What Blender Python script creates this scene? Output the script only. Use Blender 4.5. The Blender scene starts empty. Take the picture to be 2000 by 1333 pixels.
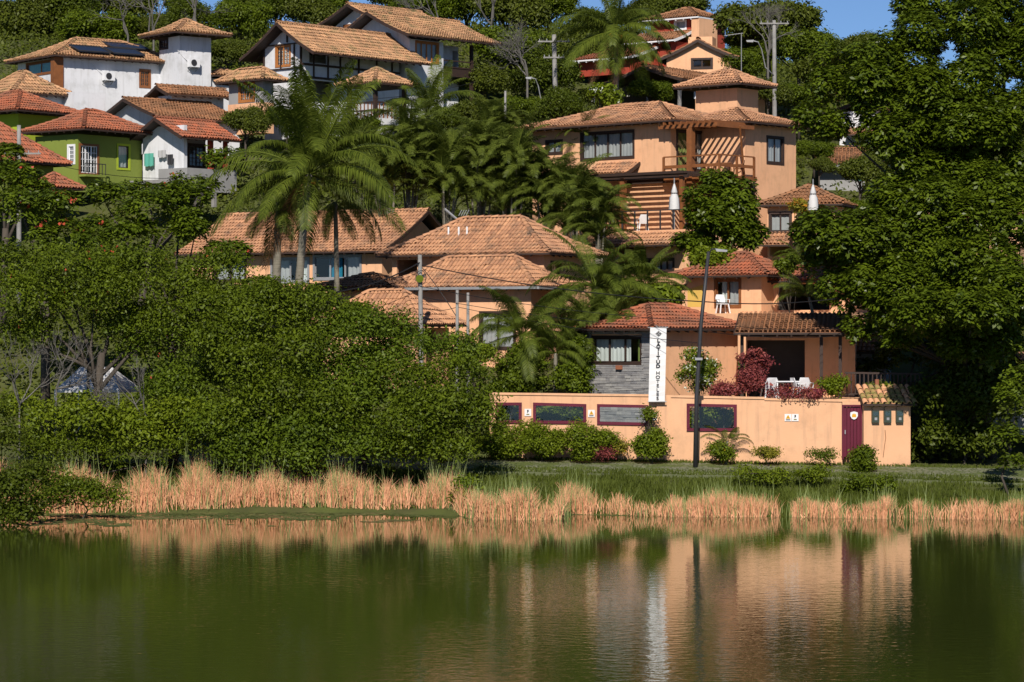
import bpy, math, random
import numpy as np
from mathutils import Vector, Matrix
from mathutils import noise as mnoise

R_ = math.radians
rnd = random.Random(11)
rng = np.random.default_rng(11)
F = 5555.0           # focal length in photo pixels (2000 wide)
CH = 6.55            # camera height above the water
HY = 666.5
S = bpy.context.scene
C = S.collection

# ------------------------------------------------------------------ camera, light
cam = bpy.data.cameras.new('camera'); co = bpy.data.objects.new('camera', cam); C.objects.link(co)
co.location = (0, 0, CH); co.rotation_euler = (R_(90), 0, 0)
cam.sensor_width = 36; cam.lens = 36 * F / 2000; cam.clip_start = 0.5; cam.clip_end = 4000
S.camera = co
SUN_AZ_LEFT = 5.0   # the sun stands behind the camera, this many degrees to its left
SUN_EL = 36.0
W = bpy.data.worlds.new('World'); S.world = W; W.use_nodes = True
wn = W.node_tree; wn.nodes.clear()
sky = wn.nodes.new('ShaderNodeTexSky'); sky.sky_type = 'NISHITA'; sky.sun_disc = False
sky.sun_elevation = R_(SUN_EL); sky.sun_rotation = R_(180 + SUN_AZ_LEFT)
sky.air_density = 0.55; sky.dust_density = 0.0; sky.ozone_density = 6.0
bg = wn.nodes.new('ShaderNodeBackground'); bg.inputs['Strength'].default_value = 0.075
wo = wn.nodes.new('ShaderNodeOutputWorld')
wn.links.new(sky.outputs[0], bg.inputs[0]); wn.links.new(bg.outputs[0], wo.inputs[0])
sl = bpy.data.lights.new('sun', 'SUN'); sl.energy = 4.6; sl.angle = R_(0.5); sl.color = (1.0, 0.92, 0.82)
so = bpy.data.objects.new('sun', sl); C.objects.link(so)
sd = Vector((-math.sin(R_(SUN_AZ_LEFT)) * math.cos(R_(SUN_EL)), -math.cos(R_(SUN_AZ_LEFT)) * math.cos(R_(SUN_EL)), math.sin(R_(SUN_EL))))
so.rotation_euler = sd.to_track_quat('Z', 'Y').to_euler(); so.location = (0, -20, 60)
S.view_settings.view_transform = 'Standard'; S.view_settings.look = 'None'
S.view_settings.exposure = 0.22; S.view_settings.gamma = 1.0; S.view_settings.use_curve_mapping = False
S.cycles.max_bounces = 6; S.cycles.diffuse_bounces = 2; S.cycles.transparent_max_bounces = 12

# ------------------------------------------------------------------ materials
def mat(name, col, rough=0.8, var=None, scale=3.0, amount=0.5, bump=0.0, bscale=30.0, metal=0.0, spec=0.3, tint=None, tintamt=0.0,
        stain=None, stainscale=0.6, stainamt=0.0, stretch=None, streak=None, streakamt=0.5):
    """procedural surface: base colour, large noise towards var, per-piece tint attribute, stains, bump"""
    m = bpy.data.materials.new(name); m.use_nodes = True
    nt = m.node_tree; n = nt.nodes; l = nt.links
    b = n['Principled BSDF']; b.inputs['Roughness'].default_value = rough; b.inputs['Metallic'].default_value = metal
    b.inputs['Specular IOR Level'].default_value = spec
    tc = n.new('ShaderNodeTexCoord'); src = tc.outputs['Object']
    if stretch:
        mp = n.new('ShaderNodeMapping'); mp.inputs['Scale'].default_value = stretch; l.new(src, mp.inputs[0]); src = mp.outputs[0]
    def mixc(a, bcol, fac):
        x = n.new('ShaderNodeMix'); x.data_type = 'RGBA'
        l.new(fac, x.inputs[0])
        if isinstance(a, tuple): x.inputs[6].default_value = (*a, 1)
        else: l.new(a, x.inputs[6])
        x.inputs[7].default_value = (*bcol, 1)
        return x.outputs[2]
    def nz(sc, lo, hi, amt, det=5):
        t = n.new('ShaderNodeTexNoise'); t.inputs['Scale'].default_value = sc; t.inputs['Detail'].default_value = det
        t.inputs['Roughness'].default_value = 0.65; l.new(src, t.inputs['Vector'])
        r = n.new('ShaderNodeMapRange'); r.inputs[1].default_value = lo; r.inputs[2].default_value = hi
        r.inputs[3].default_value = 0; r.inputs[4].default_value = amt; l.new(t.outputs[0], r.inputs[0]); return r.outputs[0]
    c = tuple(col)
    if var: c = mixc(c, var, nz(scale, 0.35, 0.65, amount))
    if tint:
        a = n.new('ShaderNodeAttribute'); a.attribute_name = 'tint'
        r = n.new('ShaderNodeMapRange'); r.inputs[1].default_value = 0.0; r.inputs[2].default_value = 1.0
        r.inputs[3].default_value = 0; r.inputs[4].default_value = tintamt; l.new(a.outputs['Fac'], r.inputs[0])
        c = mixc(c, tint, r.outputs[0])
    if stain: c = mixc(c, stain, nz(stainscale, 0.5, 0.72, stainamt, 8))
    if streak:
        mp2 = n.new('ShaderNodeMapping'); mp2.inputs['Scale'].default_value = (3.2, 3.2, 0.28); l.new(tc.outputs['Object'], mp2.inputs[0]); keep = src; src = mp2.outputs[0]
        c = mixc(c, streak, nz(1.3, 0.52, 0.78, streakamt, 7)); src = keep
    if isinstance(c, tuple): b.inputs['Base Color'].default_value = (*c, 1)
    else: l.new(c, b.inputs['Base Color'])
    if bump:
        t = n.new('ShaderNodeTexNoise'); t.inputs['Scale'].default_value = bscale; t.inputs['Detail'].default_value = 6; l.new(src, t.inputs['Vector'])
        bp = n.new('ShaderNodeBump'); bp.inputs['Strength'].default_value = bump; bp.inputs['Distance'].default_value = 0.03
        l.new(t.outputs[0], bp.inputs['Height']); l.new(bp.outputs[0], b.inputs['Normal'])
    return m

def leaf_mat(name, c0, c1, trans=0.25, rough=0.5, spec=0.18):
    m = bpy.data.materials.new(name); m.use_nodes = True
    nt = m.node_tree; n = nt.nodes; l = nt.links; b = n['Principled BSDF']
    a = n.new('ShaderNodeAttribute'); a.attribute_name = 'tint'
    tc = n.new('ShaderNodeTexCoord'); t = n.new('ShaderNodeTexNoise'); t.inputs['Scale'].default_value = 1.1; l.new(tc.outputs['Object'], t.inputs['Vector'])  # clump-scale noise puts light and dark gaps into the leaf colour
    ad = n.new('ShaderNodeMath'); ad.operation = 'MULTIPLY_ADD'; l.new(a.outputs['Fac'], ad.inputs[0]); ad.inputs[1].default_value = 0.7
    ms = n.new('ShaderNodeMath'); ms.operation = 'SUBTRACT'; l.new(t.outputs[0], ms.inputs[0]); ms.inputs[1].default_value = 0.3; l.new(ms.outputs[0], ad.inputs[2])
    x = n.new('ShaderNodeMix'); x.data_type = 'RGBA'; x.inputs[6].default_value = (*c0, 1); x.inputs[7].default_value = (*c1, 1); l.new(ad.outputs[0], x.inputs[0])
    l.new(x.outputs[2], b.inputs['Base Color']); b.inputs['Roughness'].default_value = rough; b.inputs['Specular IOR Level'].default_value = spec
    tr = n.new('ShaderNodeBsdfTranslucent'); l.new(x.outputs[2], tr.inputs[0])
    mx = n.new('ShaderNodeMixShader'); mx.inputs[0].default_value = trans
    l.new(b.outputs[0], mx.inputs[1]); l.new(tr.outputs[0], mx.inputs[2]); l.new(mx.outputs[0], n['Material Output'].inputs[0])
    return m

M = {}
ORANGE = (0.78, 0.445, 0.255)
M['orange'] = mat('orange_plaster', ORANGE, 0.9, (0.68, 0.37, 0.205), 0.5, 0.55, 0.25, 25, stain=(0.42, 0.24, 0.13), stainscale=1.3, stainamt=0.4, streak=(0.36, 0.22, 0.14), streakamt=0.5)
M['orange_wall'] = mat('peach_wall_plaster', (0.72, 0.42, 0.245), 0.9, (0.64, 0.35, 0.195), 0.35, 0.6, 0.25, 22, stain=(0.40, 0.25, 0.15), stainscale=1.1, stainamt=0.45, streak=(0.34, 0.22, 0.15), streakamt=0.6)
M['white'] = mat('white_plaster', (0.68, 0.69, 0.72), 0.9, (0.60, 0.615, 0.64), 0.6, 0.6, 0.2, 20, stain=(0.36, 0.36, 0.34), stainscale=1.2, stainamt=0.4, streak=(0.3, 0.3, 0.28), streakamt=0.5)
M['red'] = mat('red_plaster', (0.36, 0.05, 0.03), 0.9, (0.27, 0.06, 0.03), 0.8, 0.6, 0.2)
M['green'] = mat('olive_green_plaster', (0.20, 0.25, 0.045), 0.9, (0.17, 0.215, 0.04), 0.8, 0.6, 0.2)
M['lime'] = mat('lime_green_plaster', (0.34, 0.42, 0.03), 0.9, (0.28, 0.36, 0.03), 0.8, 0.6, 0.2)
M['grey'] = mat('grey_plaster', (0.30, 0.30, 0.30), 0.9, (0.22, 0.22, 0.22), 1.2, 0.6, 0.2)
M['yellow'] = mat('yellow_painted_patch', (0.62, 0.42, 0.10), 0.9, (0.55, 0.34, 0.09), 1, 0.5)
M['tile_orange'] = mat('orange_clay_tile', (0.63, 0.335, 0.18), 0.85, (0.47, 0.23, 0.12), 0.5, 0.7, 0.3, 20, tint=(0.28, 0.14, 0.085), tintamt=0.75, stain=(0.09, 0.08, 0.065), stainscale=1.3, stainamt=0.8)
M['tile_red'] = mat('red_clay_tile', (0.47, 0.135, 0.065), 0.85, (0.30, 0.115, 0.06), 0.45, 0.9, 0.3, 20, tint=(0.22, 0.10, 0.06), tintamt=0.85, stain=(0.10, 0.06, 0.05), stainscale=0.9, stainamt=0.55)
M['tile_brown'] = mat('weathered_brown_tile', (0.42, 0.19, 0.09), 0.9, (0.24, 0.12, 0.06), 0.5, 0.8, 0.3, 20, tint=(0.20, 0.11, 0.06), tintamt=0.7, stain=(0.09, 0.07, 0.05), stainscale=0.9, stainamt=0.6)
M['tile_moss'] = mat('sandy_mossy_tile', (0.60, 0.335, 0.175), 0.9, (0.42, 0.22, 0.11), 0.5, 0.8, 0.3, 20, tint=(0.26, 0.15, 0.085), tintamt=0.85, stain=(0.11, 0.12, 0.05), stainscale=1.6, stainamt=0.9)
M['wood_dark'] = mat('dark_stained_wood', (0.035, 0.022, 0.018), 0.6, (0.06, 0.035, 0.025), 3, 0.6, 0.2, 30, stretch=(1, 1, 6))
M['wood'] = mat('brown_varnished_wood', (0.24, 0.09, 0.03), 0.55, (0.15, 0.055, 0.02), 3, 0.7, 0.2, 30)
M['wood_light'] = mat('honey_varnished_wood', (0.42, 0.17, 0.05), 0.5, (0.30, 0.11, 0.03), 3, 0.6, 0.2, 30)
M['maroon'] = mat('maroon_gloss_paint', (0.12, 0.012, 0.03), 0.4, (0.08, 0.01, 0.02), 2, 0.6, 0.1)
M['concrete'] = mat('weathered_concrete', (0.28, 0.27, 0.26), 0.9, (0.16, 0.16, 0.15), 2, 0.8, 0.3, 25)
M['metal_dark'] = mat('dark_painted_metal', (0.03, 0.03, 0.035), 0.45, (0.05, 0.05, 0.05), 3, 0.5)
M['metal_grey'] = mat('dull_grey_metal', (0.32, 0.33, 0.34), 0.5, (0.24, 0.24, 0.25), 3, 0.5, metal=0.3)
M['white_paint'] = mat('white_paint', (0.75, 0.76, 0.78), 0.5, (0.65, 0.66, 0.67), 3, 0.4)
M['plastic_white'] = mat('white_plastic', (0.72, 0.73, 0.75), 0.4, (0.64, 0.65, 0.67), 4, 0.4)
M['curtain'] = mat('pale_curtain_cloth', (0.42, 0.42, 0.42), 0.9, (0.33, 0.33, 0.34), 2, 0.6)
M['curtain_white'] = mat('white_curtain_cloth', (0.66, 0.68, 0.66), 0.9, (0.52, 0.54, 0.52), 2, 0.6)
M['curtain_blue'] = mat('blue_curtain_cloth', (0.02, 0.16, 0.36), 0.9, (0.02, 0.25, 0.28), 2, 0.8)
M['curtain_green'] = mat('green_curtain_cloth', (0.22, 0.28, 0.07), 0.9, (0.17, 0.22, 0.05), 2, 0.8)
M['teal'] = mat('turquoise_blind', (0.10, 0.38, 0.30), 0.6, (0.08, 0.30, 0.25), 2, 0.5)
M['interior'] = mat('interior_shade_dark', (0.10, 0.09, 0.08), 0.9, (0.07, 0.06, 0.055), 1, 0.5)  # dark colour stands in for the shade inside rooms and shelters
M['canvas'] = mat('off_white_canvas', (0.62, 0.62, 0.62), 0.8, (0.5, 0.5, 0.5), 1.5, 0.6, 0.2, 12)
M['bark'] = mat('grey_brown_bark', (0.085, 0.07, 0.055), 0.95, (0.05, 0.042, 0.034), 3, 0.8, 0.5, 14, stretch=(2, 2, 0.5))
M['bark_pale'] = mat('pale_bare_bark', (0.15, 0.14, 0.125), 0.95, (0.085, 0.08, 0.075), 3, 0.8, 0.4, 14)
M['palm_bark'] = mat('ringed_palm_bark', (0.22, 0.20, 0.16), 0.95, (0.13, 0.12, 0.09), 2, 0.8, 0.6, 3, stretch=(0.4, 0.4, 6))
M['solar'] = mat('solar_collector_glass', (0.012, 0.014, 0.02), 0.2, (0.02, 0.022, 0.03), 3, 0.5, spec=0.6)
M['tyre'] = mat('black_rubber', (0.02, 0.02, 0.02), 0.7)
M['sign_white'] = mat('white_banner_vinyl', (0.72, 0.72, 0.72), 0.6, (0.64, 0.64, 0.65), 1.2, 0.5)
M['sign_yellow'] = mat('yellow_sign_print', (0.62, 0.33, 0.02), 0.6)
M['ink'] = mat('black_sign_print', (0.012, 0.012, 0.014), 0.6)
M['meter_green'] = mat('grey_green_meter_case', (0.035, 0.05, 0.035), 0.5, (0.05, 0.06, 0.05), 3, 0.5)
M['clay'] = mat('clay_pot', (0.32, 0.12, 0.06), 0.85, (0.2, 0.08, 0.05), 4, 0.5)
M['stone'] = mat('grey_ledger_stone', (0.24, 0.24, 0.25), 0.9, (0.14, 0.14, 0.15), 2.5, 0.8, 0.5, 18, tint=(0.38, 0.375, 0.36), tintamt=0.8)
M['leaf_oak'] = leaf_mat('dull_green_leaf', (0.026, 0.046, 0.003), (0.138, 0.186, 0.010))
M['leaf_mid'] = leaf_mat('fresh_green_leaf', (0.028, 0.052, 0.004), (0.134, 0.190, 0.012))
M['leaf_almond'] = leaf_mat('glossy_broad_leaf', (0.022, 0.042, 0.003), (0.130, 0.180, 0.010), 0.25, 0.4, 0.28)
M['leaf_bright'] = leaf_mat('bright_green_leaf', (0.068, 0.108, 0.005), (0.19, 0.24, 0.014), 0.3)
M['leaf_dark'] = leaf_mat('dark_green_leaf', (0.032, 0.052, 0.004), (0.090, 0.118, 0.009))
M['leaf_hill'] = leaf_mat('hillside_leaf', (0.040, 0.058, 0.006), (0.108, 0.130, 0.014))
M['leaf_yellow'] = leaf_mat('yellow_green_leaf', (0.09, 0.12, 0.012), (0.33, 0.28, 0.03), 0.3)
M['leaf_purple'] = leaf_mat('bronze_purple_leaf', (0.08, 0.008, 0.03), (0.34, 0.09, 0.07), 0.2)
M['palm_leaf'] = leaf_mat('palm_leaflet', (0.034, 0.056, 0.006), (0.140, 0.178, 0.022), 0.3)
M['palm_dry'] = leaf_mat('dry_palm_leaflet', (0.14, 0.08, 0.04), (0.32, 0.17, 0.08), 0.2)
M['areca'] = leaf_mat('areca_leaflet', (0.045, 0.068, 0.008), (0.14, 0.175, 0.026), 0.3)
M['petal_red'] = leaf_mat('red_petal', (0.40, 0.04, 0.02), (0.55, 0.12, 0.06))
M['petal_white'] = leaf_mat('white_petal', (0.55, 0.6, 0.45), (0.75, 0.78, 0.68))
M['petal_orange'] = leaf_mat('orange_petal', (0.55, 0.2, 0.02), (0.65, 0.3, 0.04))
M['reed_dry'] = leaf_mat('dry_reed', (0.58, 0.27, 0.13), (0.88, 0.48, 0.28), 0.2, 0.7, 0.2)
M['reed_green'] = leaf_mat('green_reed', (0.10, 0.15, 0.035), (0.34, 0.40, 0.15), 0.2, 0.6, 0.2)
M['grass'] = leaf_mat('bank_grass', (0.032, 0.046, 0.003), (0.10, 0.128, 0.015), 0.2, 0.7, 0.2)
M['soil'] = mat('grassy_soil', (0.085, 0.105, 0.022), 0.95, (0.055, 0.06, 0.018), 0.6, 0.9, 0.6, 6, stain=(0.12, 0.09, 0.05), stainscale=0.4, stainamt=0.4)

def glass_mat():
    m = bpy.data.materials.new('window_glass'); m.use_nodes = True; n = m.node_tree.nodes; l = m.node_tree.links
    n.remove(n['Principled BSDF']); g = n.new('ShaderNodeBsdfGlossy'); g.inputs['Roughness'].default_value = 0.03
    t = n.new('ShaderNodeBsdfTransparent'); t.inputs[0].default_value = (0.86, 0.9, 0.9, 1)
    lw = n.new('ShaderNodeLayerWeight'); lw.inputs[0].default_value = 0.5   # same from both sides, so that the sun passes
    pw = n.new('ShaderNodeMath'); pw.operation = 'POWER'; l.new(lw.outputs['Facing'], pw.inputs[0]); pw.inputs[1].default_value = 4.0
    fr = n.new('ShaderNodeMath'); fr.operation = 'MULTIPLY_ADD'; l.new(pw.outputs[0], fr.inputs[0]); fr.inputs[1].default_value = 0.9; fr.inputs[2].default_value = 0.07
    x = n.new('ShaderNodeMixShader'); l.new(fr.outputs[0], x.inputs[0]); l.new(t.outputs[0], x.inputs[1]); l.new(g.outputs[0], x.inputs[2])
    l.new(x.outputs[0], n['Material Output'].inputs[0]); return m
M['glass'] = glass_mat()

def cobble_mat():
    m = mat('mossy_cobbles', (0.17, 0.185, 0.09), 0.9); n = m.node_tree.nodes; l = m.node_tree.links; b = n['Principled BSDF']
    tc = n.new('ShaderNodeTexCoord'); v = n.new('ShaderNodeTexVoronoi'); v.feature = 'DISTANCE_TO_EDGE'; v.inputs['Scale'].default_value = 4.5
    l.new(tc.outputs['Object'], v.inputs['Vector'])
    r = n.new('ShaderNodeMapRange'); r.inputs[1].default_value = 0.02; r.inputs[2].default_value = 0.14; l.new(v.outputs[0], r.inputs[0])
    t = n.new('ShaderNodeTexNoise'); t.inputs['Scale'].default_value = 1.2; l.new(tc.outputs['Object'], t.inputs['Vector'])
    x = n.new('ShaderNodeMix'); x.data_type = 'RGBA'; x.inputs[6].default_value = (0.07, 0.10, 0.02, 1); x.inputs[7].default_value = (0.22, 0.22, 0.15, 1); l.new(r.outputs[0], x.inputs[0])
    y = n.new('ShaderNodeMix'); y.data_type = 'RGBA'; l.new(x.outputs[2], y.inputs[6]); y.inputs[7].default_value = (0.11, 0.14, 0.035, 1)
    r2 = n.new('ShaderNodeMapRange'); r2.inputs[1].default_value = 0.4; r2.inputs[2].default_value = 0.6; l.new(t.outputs[0], r2.inputs[0]); l.new(r2.outputs[0], y.inputs[0])
    l.new(y.outputs[2], b.inputs['Base Color'])
    bp = n.new('ShaderNodeBump'); bp.inputs['Strength'].default_value = 0.8; bp.inputs['Distance'].default_value = 0.05
    l.new(r.outputs[0], bp.inputs['Height']); l.new(bp.outputs[0], b.inputs['Normal']); return m
M['kerb_stone'] = mat('mossy_kerb_stone', (0.13, 0.14, 0.08), 0.9, (0.08, 0.10, 0.03), 2, 0.8)
M['cobble'] = cobble_mat()

def water_mat():
    m = bpy.data.materials.new('turbid_green_water'); m.use_nodes = True; n = m.node_tree.nodes; l = m.node_tree.links; b = n['Principled BSDF']
    b.inputs['Base Color'].default_value = (0.036, 0.048, 0.009, 1); b.inputs['Roughness'].default_value = 0.0; b.inputs['IOR'].default_value = 1.33
    b.inputs['Specular IOR Level'].default_value = 0.5
    tc = n.new('ShaderNodeTexCoord'); mp = n.new('ShaderNodeMapping'); mp.inputs['Scale'].default_value = (0.8, 1.0, 1); l.new(tc.outputs['Object'], mp.inputs[0])
    t = n.new('ShaderNodeTexNoise'); t.inputs['Scale'].default_value = 13.0; t.inputs['Detail'].default_value = 3; l.new(mp.outputs[0], t.inputs['Vector'])
    t2 = n.new('ShaderNodeTexNoise'); t2.inputs['Scale'].default_value = 3.4; t2.inputs['Detail'].default_value = 3; l.new(mp.outputs[0], t2.inputs['Vector'])
    # calm near the far shore and in lanes, ruffled elsewhere
    t3 = n.new('ShaderNodeTexNoise'); t3.inputs['Scale'].default_value = 0.06; l.new(tc.outputs['Object'], t3.inputs['Vector'])
    sx = n.new('ShaderNodeSeparateXYZ'); l.new(tc.outputs['Object'], sx.inputs[0])
    r = n.new('ShaderNodeMapRange'); r.inputs[1].default_value = 101; r.inputs[2].default_value = 72; r.inputs[3].default_value = 0.12; r.inputs[4].default_value = 1.0; l.new(sx.outputs['Y'], r.inputs[0])
    r3 = n.new('ShaderNodeMapRange'); r3.inputs[1].default_value = 0.35; r3.inputs[2].default_value = 0.65; r3.inputs[3].default_value = 0.55; r3.inputs[4].default_value = 1.15; l.new(t3.outputs[0], r3.inputs[0])
    mu = n.new('ShaderNodeMath'); mu.operation = 'MULTIPLY'; l.new(r.outputs[0], mu.inputs[0]); l.new(r3.outputs[0], mu.inputs[1])
    ad = n.new('ShaderNodeMath'); ad.operation = 'MULTIPLY_ADD'; l.new(t2.outputs[0], ad.inputs[0]); ad.inputs[1].default_value = 7.0; l.new(t.outputs[0], ad.inputs[2])
    bp = n.new('ShaderNodeBump'); bp.inputs['Distance'].default_value = 0.0013; l.new(mu.outputs[0], bp.inputs['Strength']); l.new(ad.outputs[0], bp.inputs['Height'])
    l.new(bp.outputs[0], b.inputs['Normal']); return m
M['water'] = water_mat()
M['algae'] = mat('floating_duckweed', (0.12, 0.145, 0.035), 0.9, (0.05, 0.07, 0.012), 0.9, 0.95, 0.4, 20, stain=(0.28, 0.19, 0.09), stainscale=0.5, stainamt=0.8)

# ------------------------------------------------------------------ helpers
def P(px, py, Y): return Vector(((px - 1000) * Y / F, Y, CH + (HY - py) * Y / F))
def X(px, Y): return (px - 1000) * Y / F
def Z(py, Y): return CH + (HY - py) * Y / F

def setp(o, label=None, cat=None, group=None, kind=None):
    if label: o['label'] = label
    if cat: o['category'] = cat
    if group: o['group'] = group
    if kind: o['kind'] = kind
    return o
def empty(name, loc, rz=0, label=None, cat=None, group=None):
    o = bpy.data.objects.new(name, None); C.objects.link(o); o.location = loc; o.rotation_euler = (0, 0, rz); o.empty_display_size = 0.3
    return setp(o, label, cat, group)
def link(name, me, m=None, parent=None, loc=None, rot=None, kind=None, label=None, cat=None, group=None):
    o = bpy.data.objects.new(name, me); C.objects.link(o)
    if m is not None and not me.materials: me.materials.append(m)
    if parent: o.parent = parent
    if loc is not None: o.location = loc
    if rot is not None: o.rotation_euler = rot
    return setp(o, label, cat, group, kind)

def mesh_np(name, V, Q, m=None, tint=None, smooth=False, tri=False):
    me = bpy.data.meshes.new(name); k = 3 if tri else 4
    V = np.ascontiguousarray(V, dtype=np.float32); Q = np.ascontiguousarray(Q, dtype=np.int32)
    me.vertices.add(len(V)); me.vertices.foreach_set('co', V.ravel())
    me.loops.add(Q.size); me.loops.foreach_set('vertex_index', Q.ravel())
    me.polygons.add(len(Q)); me.polygons.foreach_set('loop_start', np.arange(len(Q), dtype=np.int32) * k)
    if smooth: me.polygons.foreach_set('use_smooth', np.ones(len(Q), dtype=bool))
    if tint is not None:
        a = me.attributes.new('tint', 'FLOAT', 'FACE'); a.data.foreach_set('value', np.ascontiguousarray(tint, dtype=np.float32))
    me.update(calc_edges=True)
    if m: me.materials.append(m)
    return me

class MB:
    def __init__(s): s.v = []; s.f = []; s.t = []
    def add(s, vs, fs, tint=0.5):
        b = len(s.v); s.v += [tuple(v) for v in vs]; s.f += [tuple(b + i for i in f) for f in fs]; s.t += [tint] * len(fs); return s
    def box(s, x0, y0, z0, x1, y1, z1, tint=0.5):
        return s.add([(x0, y0, z0), (x1, y0, z0), (x1, y1, z0), (x0, y1, z0), (x0, y0, z1), (x1, y0, z1), (x1, y1, z1), (x0, y1, z1)],
                     [(0, 3, 2, 1), (4, 5, 6, 7), (0, 1, 5, 4), (1, 2, 6, 5), (2, 3, 7, 6), (3, 0, 4, 7)], tint)
    def bar(s, a, b, w, h=None, up=(0, 0, 1)):
        a = Vector(a); b = Vector(b); h = h or w; d = (b - a).normalized(); u = Vector(up)
        if abs(d.dot(u)) > 0.98: u = Vector((0, 1, 0))
        r = d.cross(u).normalized() * w / 2; t = r.cross(d).normalized() * h / 2
        vs = [p + sx * r + sz * t for p in (a, b) for sx, sz in ((-1, -1), (1, -1), (1, 1), (-1, 1))]
        return s.add(vs, [(0, 3, 2, 1), (4, 5, 6, 7), (0, 1, 5, 4), (1, 2, 6, 5), (2, 3, 7, 6), (3, 0, 4, 7)])
    def tube(s, pts, rad, n=6, tint=0.5):
        pts = [Vector(p) for p in pts]; m = len(pts); rad = rad if hasattr(rad, '__len__') else [rad] * m
        b = len(s.v)
        for i, p in enumerate(pts):
            d = (pts[min(i + 1, m - 1)] - pts[max(i - 1, 0)]).normalized()
            u = Vector((0, 0, 1)) if abs(d.z) < 0.9 else Vector((0, 1, 0))
            r = d.cross(u).normalized(); t = r.cross(d)
            for k in range(n):
                a = 2 * math.pi * k / n; s.v.append(tuple(p + (r * math.cos(a) + t * math.sin(a)) * rad[i]))
        nf = 0
        for i in range(m - 1):
            for k in range(n):
                a = b + i * n + k; c = b + i * n + (k + 1) % n; s.f.append((a, c, c + n, a + n)); nf += 1
        s.f.append(tuple(b + k for k in range(n))[::-1]); s.f.append(tuple(b + (m - 1) * n + k for k in range(n))); s.t += [tint] * (nf + 2); return s
    def prism(s, poly, thick, axis):
        """poly: list of (u,z); extruded along axis 'x' or 'y' from thick[0] to thick[1]"""
        n = len(poly)
        f = (lambda u, z, t: (t, u, z)) if axis == 'x' else (lambda u, z, t: (u, t, z))
        vs = [f(u, z, thick[0]) for u, z in poly] + [f(u, z, thick[1]) for u, z in poly]
        return s.add(vs, [tuple(range(n)), tuple(range(2 * n - 1, n - 1, -1))] + [(i, (i + 1) % n, n + (i + 1) % n, n + i) for i in range(n)])
    def mesh(s, name, m=None, smooth=False):
        me = bpy.data.meshes.new(name); me.from_pydata(s.v, [], s.f)
        a = me.attributes.new('tint', 'FLOAT', 'FACE'); a.data.foreach_set('value', s.t)
        if smooth: me.polygons.foreach_set('use_smooth', [True] * len(me.polygons))
        me.update()
        if m: me.materials.append(m)
        return me
    def obj(s, name, m, parent=None, **k):
        sm = k.pop('smooth', False)
        return link(name, s.mesh(name, m, sm), None, parent, **k)

# ------------------------------------------------------------------ terrain
YP = [-400, 20, 40, 100, 104, 106.6, 109, 112, 114.5, 118, 121, 124, 128, 132, 140, 148, 156, 164, 172, 184, 200, 216, 235, 300, 900]
ZP = [-0.6, -0.6, -1.6, -1.6, -0.5, 0.02, 0.35, 0.85, 1.45, 1.72, 2.0, 2.3, 4.4, 6.3, 8.2, 10.0, 13.6, 16.4, 18.9, 23.0, 27.5, 30.0, 30.5, 22, 10]
def zt(x, y):
    sh = 0.0
    if y < 112: sh = 2.6 * min(1, max(0, (-2.5 - x) / 4.0)) * min(1, max(0, (112 - y) / 4))
    z = float(np.interp(y - sh, YP, ZP))
    if y > 150:   # hill is lower to the right
        k = min(1, max(0, (x - 6) / 26.0)); z -= k * min(1, (y - 150) / 60) * 5.0
    if 104 < y < 126: z -= 0.018 * (x + 4) * min(1, (y - 104) / 10)
    if y > 119: z += 0.5 * mnoise.noise(Vector((x * 0.12, y * 0.12, 3.1)))
    elif y < 113: z += 0.10 * mnoise.noise(Vector((x * 0.5, y * 0.5, 1.0)))
    return z
def build_ground():
    xs = np.concatenate([[-700, -300, -120], np.arange(-60, 61, 0.8), [120, 300, 700]])
    ys = np.concatenate([[-400, -100, 0, 30, 50, 80, 95], np.arange(100, 122, 0.5), np.arange(122, 240, 2.0), [250, 270, 300, 400, 600, 900]])
    V = np.array([(x, y, zt(float(x), float(y))) for y in ys for x in xs]); nx = len(xs)
    Q = [(j * nx + i, j * nx + i + 1, (j + 1) * nx + i + 1, (j + 1) * nx + i) for j in range(len(ys) - 1) for i in range(nx - 1)]
    link('hillside_ground', mesh_np('ground', V, Q, M['soil'], smooth=True), kind='structure')
build_ground()
wm = MB().add([(-700, -400, 0), (700, -400, 0), (700, 112, 0), (-700, 112, 0)], [(0, 1, 2, 3)])
wm.obj('pond_water', M['water'], kind='structure')
def road():
    ys = np.arange(114.0, 117.81, 0.35); xs = np.arange(-14, 34, 0.5); V = []
    for y in ys:
        for x in xs: V.append((x, y, zt(x, y) + 0.05))
    nx = len(xs); Q = [(j * nx + i, j * nx + i + 1, (j + 1) * nx + i + 1, (j + 1) * nx + i) for j in range(len(ys) - 1) for i in range(nx - 1)]
    link('cobbled_road', mesh_np('road', V, Q, M['cobble']), kind='structure')
road()

# ------------------------------------------------------------------ roofs
TW, TL = 0.20, 0.40
def tile_arr(recs):
    """recs: list of (p0, e, up, n, w, tint): lower end centre p0, unit across e, vector to the upper end up, normal n"""
    k = len(recs); ang = np.linspace(0, math.pi, 5)
    P0 = np.array([r[0] for r in recs]); E = np.array([r[1] for r in recs]); U = np.array([r[2] for r in recs]); N = np.array([r[3] for r in recs])
    w = np.array([r[4] for r in recs])[:, None]; V = np.zeros((k, 10, 3))
    for i, a in enumerate(ang):
        V[:, i] = P0 + E * (math.cos(a) * w) + N * (math.sin(a) * w * 0.85 + 0.030)
        V[:, 5 + i] = P0 + U + E * (math.cos(a) * w * 0.85) + N * (math.sin(a) * w * 0.72)
    base = (np.arange(k) * 10)[:, None]
    q = np.array([(i, i + 1, i + 6, i + 5) for i in range(4)]).ravel()[None, :]
    Q = (base + q).reshape(-1, 4)
    return V.reshape(-1, 3), Q, np.repeat(np.array([r[5] for r in recs]), 4)

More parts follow.
